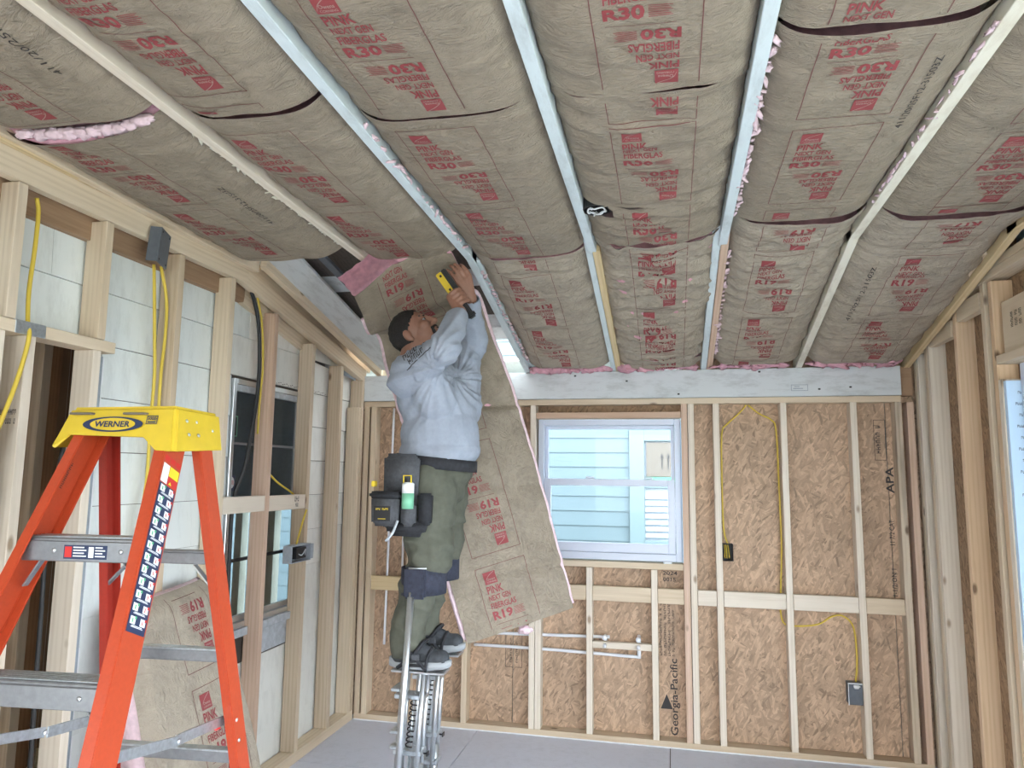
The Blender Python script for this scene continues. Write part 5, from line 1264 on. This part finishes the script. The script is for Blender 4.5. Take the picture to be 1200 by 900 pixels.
# --- tool belt and pouch
tb = empty('tool_belt', (-1.07, 3.2, 1.70)); tag(tb, 'black tool belt with a charcoal pouch on the right hip', 'tool belt')
bm = bmesh.new(); n = 40; R = []
for k, o in ((0, .188), (1, .180)):
    for z in (-.026, .026): R.append([bm.verts.new((-1.066+o*math.cos(2*math.pi*i/n), 3.20+(o+.006)*math.sin(2*math.pi*i/n), 1.700+z-.018*math.cos(2*math.pi*i/n))) for i in range(n)])
for i in range(n):
    j = (i+1) % n
    for p, q_ in ((0, 1), (3, 2), (2, 0), (1, 3)): bm.faces.new((R[p][i], R[p][j], R[q_][j], R[q_][i]))
from_bm('belt', bm, 'black_cloth', tb, smooth=True)
def soft(nm, mn, mx, mat, bev=.016, taper=1., par=tb, bulge=.0):
    bm = bmesh.new(); bm_box(bm, mn, mx, bev, None, 3); mn, mx = V(mn), V(mx); c = (mn+mx)/2
    for v in bm.verts:
        t = (v.co.z-mn.z)/(mx.z-mn.z); k = taper+(1-taper)*t; v.co.x = c.x+(v.co.x-c.x)*k; v.co.z += .004*noise.noise(v.co*20)
        v.co.y -= bulge*math.sin(math.pi*t)
    return from_bm(nm, bm, mat, par, smooth=True)
# coordinates in front of the right hip (towards -y)
soft('pouch_back', (-1.235, 2.955, 1.40), (-1.075, 3.010, 1.735), 'grey_cloth', .018, .95)
soft('pouch_flap', (-1.225, 2.935, 1.575), (-1.060, 2.975, 1.725), 'grey_cloth', .015, .92)
pk = soft('pocket', (-1.262, 2.895, 1.425), (-1.135, 2.960, 1.555), 'grey_cloth', .016, .92, bulge=.01)
soft('pocket_rim', (-1.268, 2.890, 1.540), (-1.130, 2.962, 1.572), 'black_cloth', .010, par=pk)
F = Flat(); F.rect(0, 0, .075, .062); pl = place_flat('patch', F, frame_mtx((-1.238, 2.8825, 1.448), (1, 0, 0), (0, 0, 1)), 'black', pk)
F = Flat(); F.smear(8, .010, .046, .066, .054, 0, 18); F.rect(.02, .008, .055, .010); place_flat('patch_print', F, frame_mtx((-1.238, 2.8815, 1.448), (1, 0, 0), (0, 0, 1)), 'label_yellow', pk)
soft('pocket', (-1.130, 2.905, 1.425), (-1.065, 2.962, 1.525), 'grey_cloth', .014, .95, bulge=.006)
soft('pouch_side', (-1.065, 2.940, 1.430), (-1.005, 2.990, 1.565), 'black_cloth', .010, .85)
soft('pouch_base', (-1.215, 2.930, 1.380), (-1.020, 3.00, 1.450), 'black_cloth', .020, .8)
box('pull_tab', (-1.275, 2.93, 1.590), (-1.258, 2.96, 1.615), 'label_yellow', tb, .003)
tube('strap_end', [(-1.135, 2.900, 1.45), (-1.150, 2.885, 1.40), (-1.180, 2.885, 1.365)], .006, 'film', tb, 6)
ct = empty('staple_tube', (-1.098, 2.925, 1.46)); tag(ct, 'green and white plastic tube with yellow clip in the tool pouch', 'tube')
bm = bmesh.new(); bm_tube(bm, [(-1.098, 2.915, 1.50), (-1.098, 2.915, 1.565)], .026, 18); from_bm('lower_tube', bm, 'can_green', ct, smooth=True)
bm = bmesh.new(); bm_tube(bm, [(-1.098, 2.915, 1.5655), (-1.098, 2.915, 1.605), (-1.098, 2.915, 1.612)], [.026, .026, .018], 18); from_bm('upper_tube', bm, 'label_white', ct, smooth=True)
bm = bmesh.new(); bm_tube(bm, [(-1.098, 2.915, 1.612), (-1.098, 2.915, 1.630)], .013, 12); from_bm('cap', bm, 'black', ct)
tube('clip', [(-1.115, 2.905, 1.600), (-1.115, 2.903, 1.640), (-1.081, 2.903, 1.640), (-1.081, 2.905, 1.600)], .0035, 'label_yellow', ct, 6, False)

# ================================================================== WIRING AND PIPES
def cable(pts, r, mat, label, name='electrical_cable', grp=None):
    o = tube(name, pts, r, mat, None, 8); tag(o, label, 'cable' if 'cable' in name else 'pipe', grp); return o
cable([(-2.15, 1.978, 2.591), (-2.15, 1.99, 2.54), (-2.15, 1.99, 2.416), (-2.15, 1.983, 2.262), (-2.135, 1.976, 2.150), (-2.113, 1.966, 2.10), (-2.113, 1.955, 2.02), (-2.113, 1.925, 1.90), (-2.113, 1.86, 1.70)], .0072, 'cable_yellow', 'yellow cable stapled over the rough opening header')
cable([(-2.16, 2.581, 2.530), (-2.16, 2.599, 2.384), (-2.16, 2.619, 2.201), (-2.16, 2.634, 2.055), (-2.16, 2.631, 1.834), (-2.16, 2.634, 1.618), (-2.16, 2.614, 1.425), (-2.16, 2.60, 1.25)], .0068, 'cable_yellow', 'yellow cable straight down from the grey cover plate', grp='yellow cables under the grey plate')
cable([(-2.15, 2.612, 2.530), (-2.15, 2.660, 2.398), (-2.15, 2.670, 2.248), (-2.15, 2.660, 2.058), (-2.15, 2.663, 1.873), (-2.15, 2.664, 1.618), (-2.15, 2.639, 1.45), (-2.15, 2.63, 1.25)], .0068, 'cable_yellow', 'yellow cable bowing out beneath the grey cover plate', grp='yellow cables under the grey plate')
cable([(-2.15, 3.29, 2.60), (-2.15, 3.33, 2.545), (-2.15, 3.38, 2.434), (-2.15, 3.41, 2.207), (-2.15, 3.398, 1.999), (-2.15, 3.356, 1.793), (-2.15, 3.323, 1.66), (-2.18, 3.291, 1.50), (-2.19, 3.30, 1.20), (-2.19, 3.31, .95)], .0105, 'cable_black', 'thick black cable hanging in front of the old window')
cable([(-2.15, 3.35, 2.59), (-2.15, 3.412, 2.441), (-2.15, 3.443, 2.212), (-2.16, 3.447, 2.026), (-2.17, 3.46, 1.85)], .0055, 'cable_yellow', 'thin yellow cable beside the thick black cable')
cable([(-2.17, 3.545, 1.665), (-2.18, 3.636, 1.624), (-2.18, 3.711, 1.586), (-2.18, 3.848, 1.535), (-2.17, 3.90, 1.50)], .0055, 'cable_yellow', 'yellow cable slanting across the old window to a stud')
cable([(-2.10, 3.905, 1.43), (-2.105, 3.885, 1.38), (-2.105, 3.853, 1.319), (-2.105, 3.813, 1.235)], .0055, 'cable_yellow', 'short yellow cable dropping into the pale outlet box')
cable([(-2.20, 2.235, 1.75), (-2.20, 2.20, 1.45), (-2.20, 2.198, 1.315), (-2.20, 2.203, 1.137), (-2.20, 2.207, .902), (-2.20, 2.215, .615), (-2.20, 2.22, .05)], .008, 'cable_black', 'black cord hanging in the rough opening beside the ladder')
# back wall
cable([(.48, 4.785, 2.108), (.44, 4.785, 2.06), (.36, 4.78, 1.985), (.325, 4.77, 1.93), (.318, 4.765, 1.70), (.318, 4.765, 1.40), (.325, 4.765, 1.29), (.345, 4.770, 1.225)], .005, 'cable_yellow', 'yellow cable curving from the plate down to the black outlet box')
cable([(.49, 4.785, 2.108), (.56, 4.785, 2.05), (.63, 4.78, 2.01), (.655, 4.77, 1.94), (.660, 4.765, 1.60), (.662, 4.765, 1.228), (.650, 4.765, .98), (.645, 4.775, .84), (.665, 4.782, .76), (.735, 4.785, .748), (.86, 4.785, .765), (.94, 4.785, .815), (1.0, 4.785, .822), (1.05, 4.785, .78), (1.067, 4.785, .70), (1.069, 4.785, .55), (1.055, 4.775, .445)], .005, 'cable_yellow', 'long yellow cable looping under the blocking to the lower box')
def elec_box(name, mn, mx, mat, label, open_dir='y', lip=None):
    root = empty(name, ((mn[0]+mx[0])/2, (mn[1]+mx[1])/2, mn[2])); tag(root, label, 'electrical box')
    mn, mx = V(mn), V(mx); t = .004
    if open_dir == 'y':
        parts = [((mn.x, mx.y-t, mn.z), mx), (mn, (mn.x+t, mx.y-t, mx.z)), ((mx.x-t, mn.y, mn.z), (mx.x, mx.y-t, mx.z)), ((mn.x+t, mn.y, mn.z), (mx.x-t, mx.y-t, mn.z+t)), ((mn.x+t, mn.y, mx.z-t), (mx.x-t, mx.y-t, mx.z))]
    else:
        parts = [(mn, (mn.x+t, mx.y, mx.z)), ((mn.x+t, mn.y, mn.z), (mx.x, mn.y+t, mx.z)), ((mn.x+t, mx.y-t, mn.z), mx), ((mn.x+t, mn.y+t, mn.z), (mx.x, mx.y-t, mn.z+t)), ((mn.x+t, mn.y+t, mx.z-t), (mx.x, mx.y-t, mx.z))]
    for a, b in parts: box('side', a, b, mat, root, .001)
    return root
eb = elec_box('outlet_box', (.310, 4.725, 1.128), (.372, 4.795, 1.232), 'black', 'black outlet box with yellow wire ends on a back wall stud')
for dx in (.012, .022, .034): tube('wire_end', [(.310+dx, 4.785, 1.225), (.312+dx, 4.75, 1.19), (.306+dx*1.2, 4.722, 1.16), (.310+dx*1.1, 4.735, 1.145)], .0035, 'cable_yellow', eb, 6)
eb = elec_box('outlet_box', (1.003, 4.722, .328), (1.079, 4.797, .448), 'pvc_grey', 'dark blue-grey outlet box low on the back wall')
box('mud_ring', (.999, 4.7185, .325), (1.004, 4.724, .450), 'label_white', eb); box('mud_ring', (.999, 4.7185, .445), (1.079, 4.724, .452), 'label_white', eb); box('cover', (1.006, 4.719, .331), (1.078, 4.7225, .442), 'pvc_grey', eb)
tuft('foam_blob', (1.045, 4.713, .433), (.018, .008, .012), 'label_white', eb, 3, 2)
eb = elec_box('outlet_box', (-2.118, 3.690, 1.142), (-2.060, 3.905, 1.238), 'pvc_lightgrey', 'pale grey double outlet box beside the old window', 'x')
box('device', (-2.112, 3.75, 1.16), (-2.066, 3.86, 1.222), 'black', eb); box('mount_ear', (-2.062, 3.905, 1.15), (-2.056, 3.93, 1.235), 'pvc_lightgrey', eb); tube('wire_end', [(-2.08, 3.76, 1.2), (-2.056, 3.79, 1.18), (-2.055, 3.83, 1.21), (-2.07, 3.85, 1.17)], .003, 'galv', eb, 6)
# grey cover plate up by the left plate
cp = empty('cover_plate', (-2.11, 2.54, 2.50)); tag(cp, 'slate grey metal plate screwed over the siding wall top plate', 'metal plate')
m_ = frame_mtx((-2.088, 2.545, 2.585), (-.40, .90, -.12), (.10, .02, 1)); bm = bmesh.new(); bm_box(bm, (-.055, -.075, -.003), (.055, .075, .003), .001); from_bm('plate', bm, 'pvc_grey', cp, mtx=m_)
for x, y in ((-.04, .06), (.04, .06), (-.04, -.06), (.04, -.06)): bm = bmesh.new(); bm_box(bm, (x-.004, y-.004, -.0045), (x+.004, y+.004, .0045), .001); from_bm('screw', bm, 'black', cp, mtx=m_)
bm = bmesh.new(); bm_box(bm, (-.055, -.075, -.045), (-.050, .075, -.003), .001); from_bm('box_side', bm, 'pvc_grey', cp, mtx=m_)
np_ = box('nail_plate', (-2.1195, 1.915, 2.100), (-2.1165, 2.035, 2.146), 'galv'); tag(np_, 'small galvanised nail plate on the rough opening header', 'nail plate')
# pipes
def pipe(pts, label, r=.0085): return cable(pts, r, 'pipe', label, 'water_pipe')
pipe([(-1.911, 4.75, 2.105), (-1.918, 4.75, 1.5), (-1.930, 4.75, .488)], 'long white pipe running down the corner stud bay'); pipe([(-1.815, 4.75, 1.33), (-1.812, 4.75, .60)], 'short white pipe beside the stilt wearer')
pipe([(-1.30, 4.775, .598), (-.80, 4.775, .610), (-.40, 4.775, .620)], 'upper white pipe through the studs under the window', .0105); pipe([(-1.30, 4.775, .520), (-.80, 4.775, .519), (-.215, 4.775, .507)], 'lower white pipe through the studs under the window', .0105)
for x, lab in ((-.425, 'left pipe stub out on the short block under the window'), (-.215, 'pipe stub elbow at the end of the lower pipe')):
    vz = empty('valve_stub', (x, 4.75, .55)); tag(vz, lab, 'pipe fitting')
    tube('elbow', [(x, 4.776, .50 if x > -.3 else .618), (x, 4.765, .625), (x, 4.735, .632), (x, 4.690, .630)], .0125, 'pipe', vz, 10); tube('collar', [(x, 4.70, .630), (x, 4.685, .630)], .016, 'pipe', vz, 12, False)
    tube('crimp', [(x, 4.776, .598), (x, 4.770, .612)], .0145, 'alu', vz, 10, False)
    tube('stub', [(x, 4.705, .583), (x, 4.680, .583)], .012, 'pipe', vz, 10, False)
# round can in the ceiling
cn = empty('ceiling_can', (-.270, 2.735, 2.70)); tag(cn, 'round black electrical can with a coil of white wire in the ceiling', 'electrical can')
bm = bmesh.new(); n = 24; R = [[bm.verts.new((-.270+r_*math.cos(2*math.pi*i/n), 2.735+r_*math.sin(2*math.pi*i/n), z_)) for i in range(n)] for r_, z_ in ((.058, 2.695), (.058, 2.790), (.052, 2.786), (.052, 2.695))]
for k in range(4):
    for i in range(n): bm.faces.new((R[k][i], R[k][(i+1) % n], R[(k+1) % 4][(i+1) % n], R[(k+1) % 4][i]))
from_bm('can', bm, 'black', cn); bm = bmesh.new(); bmesh.ops.create_circle(bm, cap_ends=True, radius=.053, segments=24, matrix=Matrix.Translation((-.270, 2.735, 2.78))); from_bm('can_top', bm, 'black', cn)
tube('wire_coil', [(-.270+.036*math.cos(a*.5), 2.735+.030*math.sin(a*.5), 2.69+.004*(a % 3)) for a in range(22)], .0035, 'label_white', cn, 6); tube('wire_tail', [(-.275, 2.76, 2.70), (-.268, 2.735, 2.68), (-.272, 2.70, 2.668), (-.276, 2.685, 2.655)], .0035, 'label_white', cn, 6)
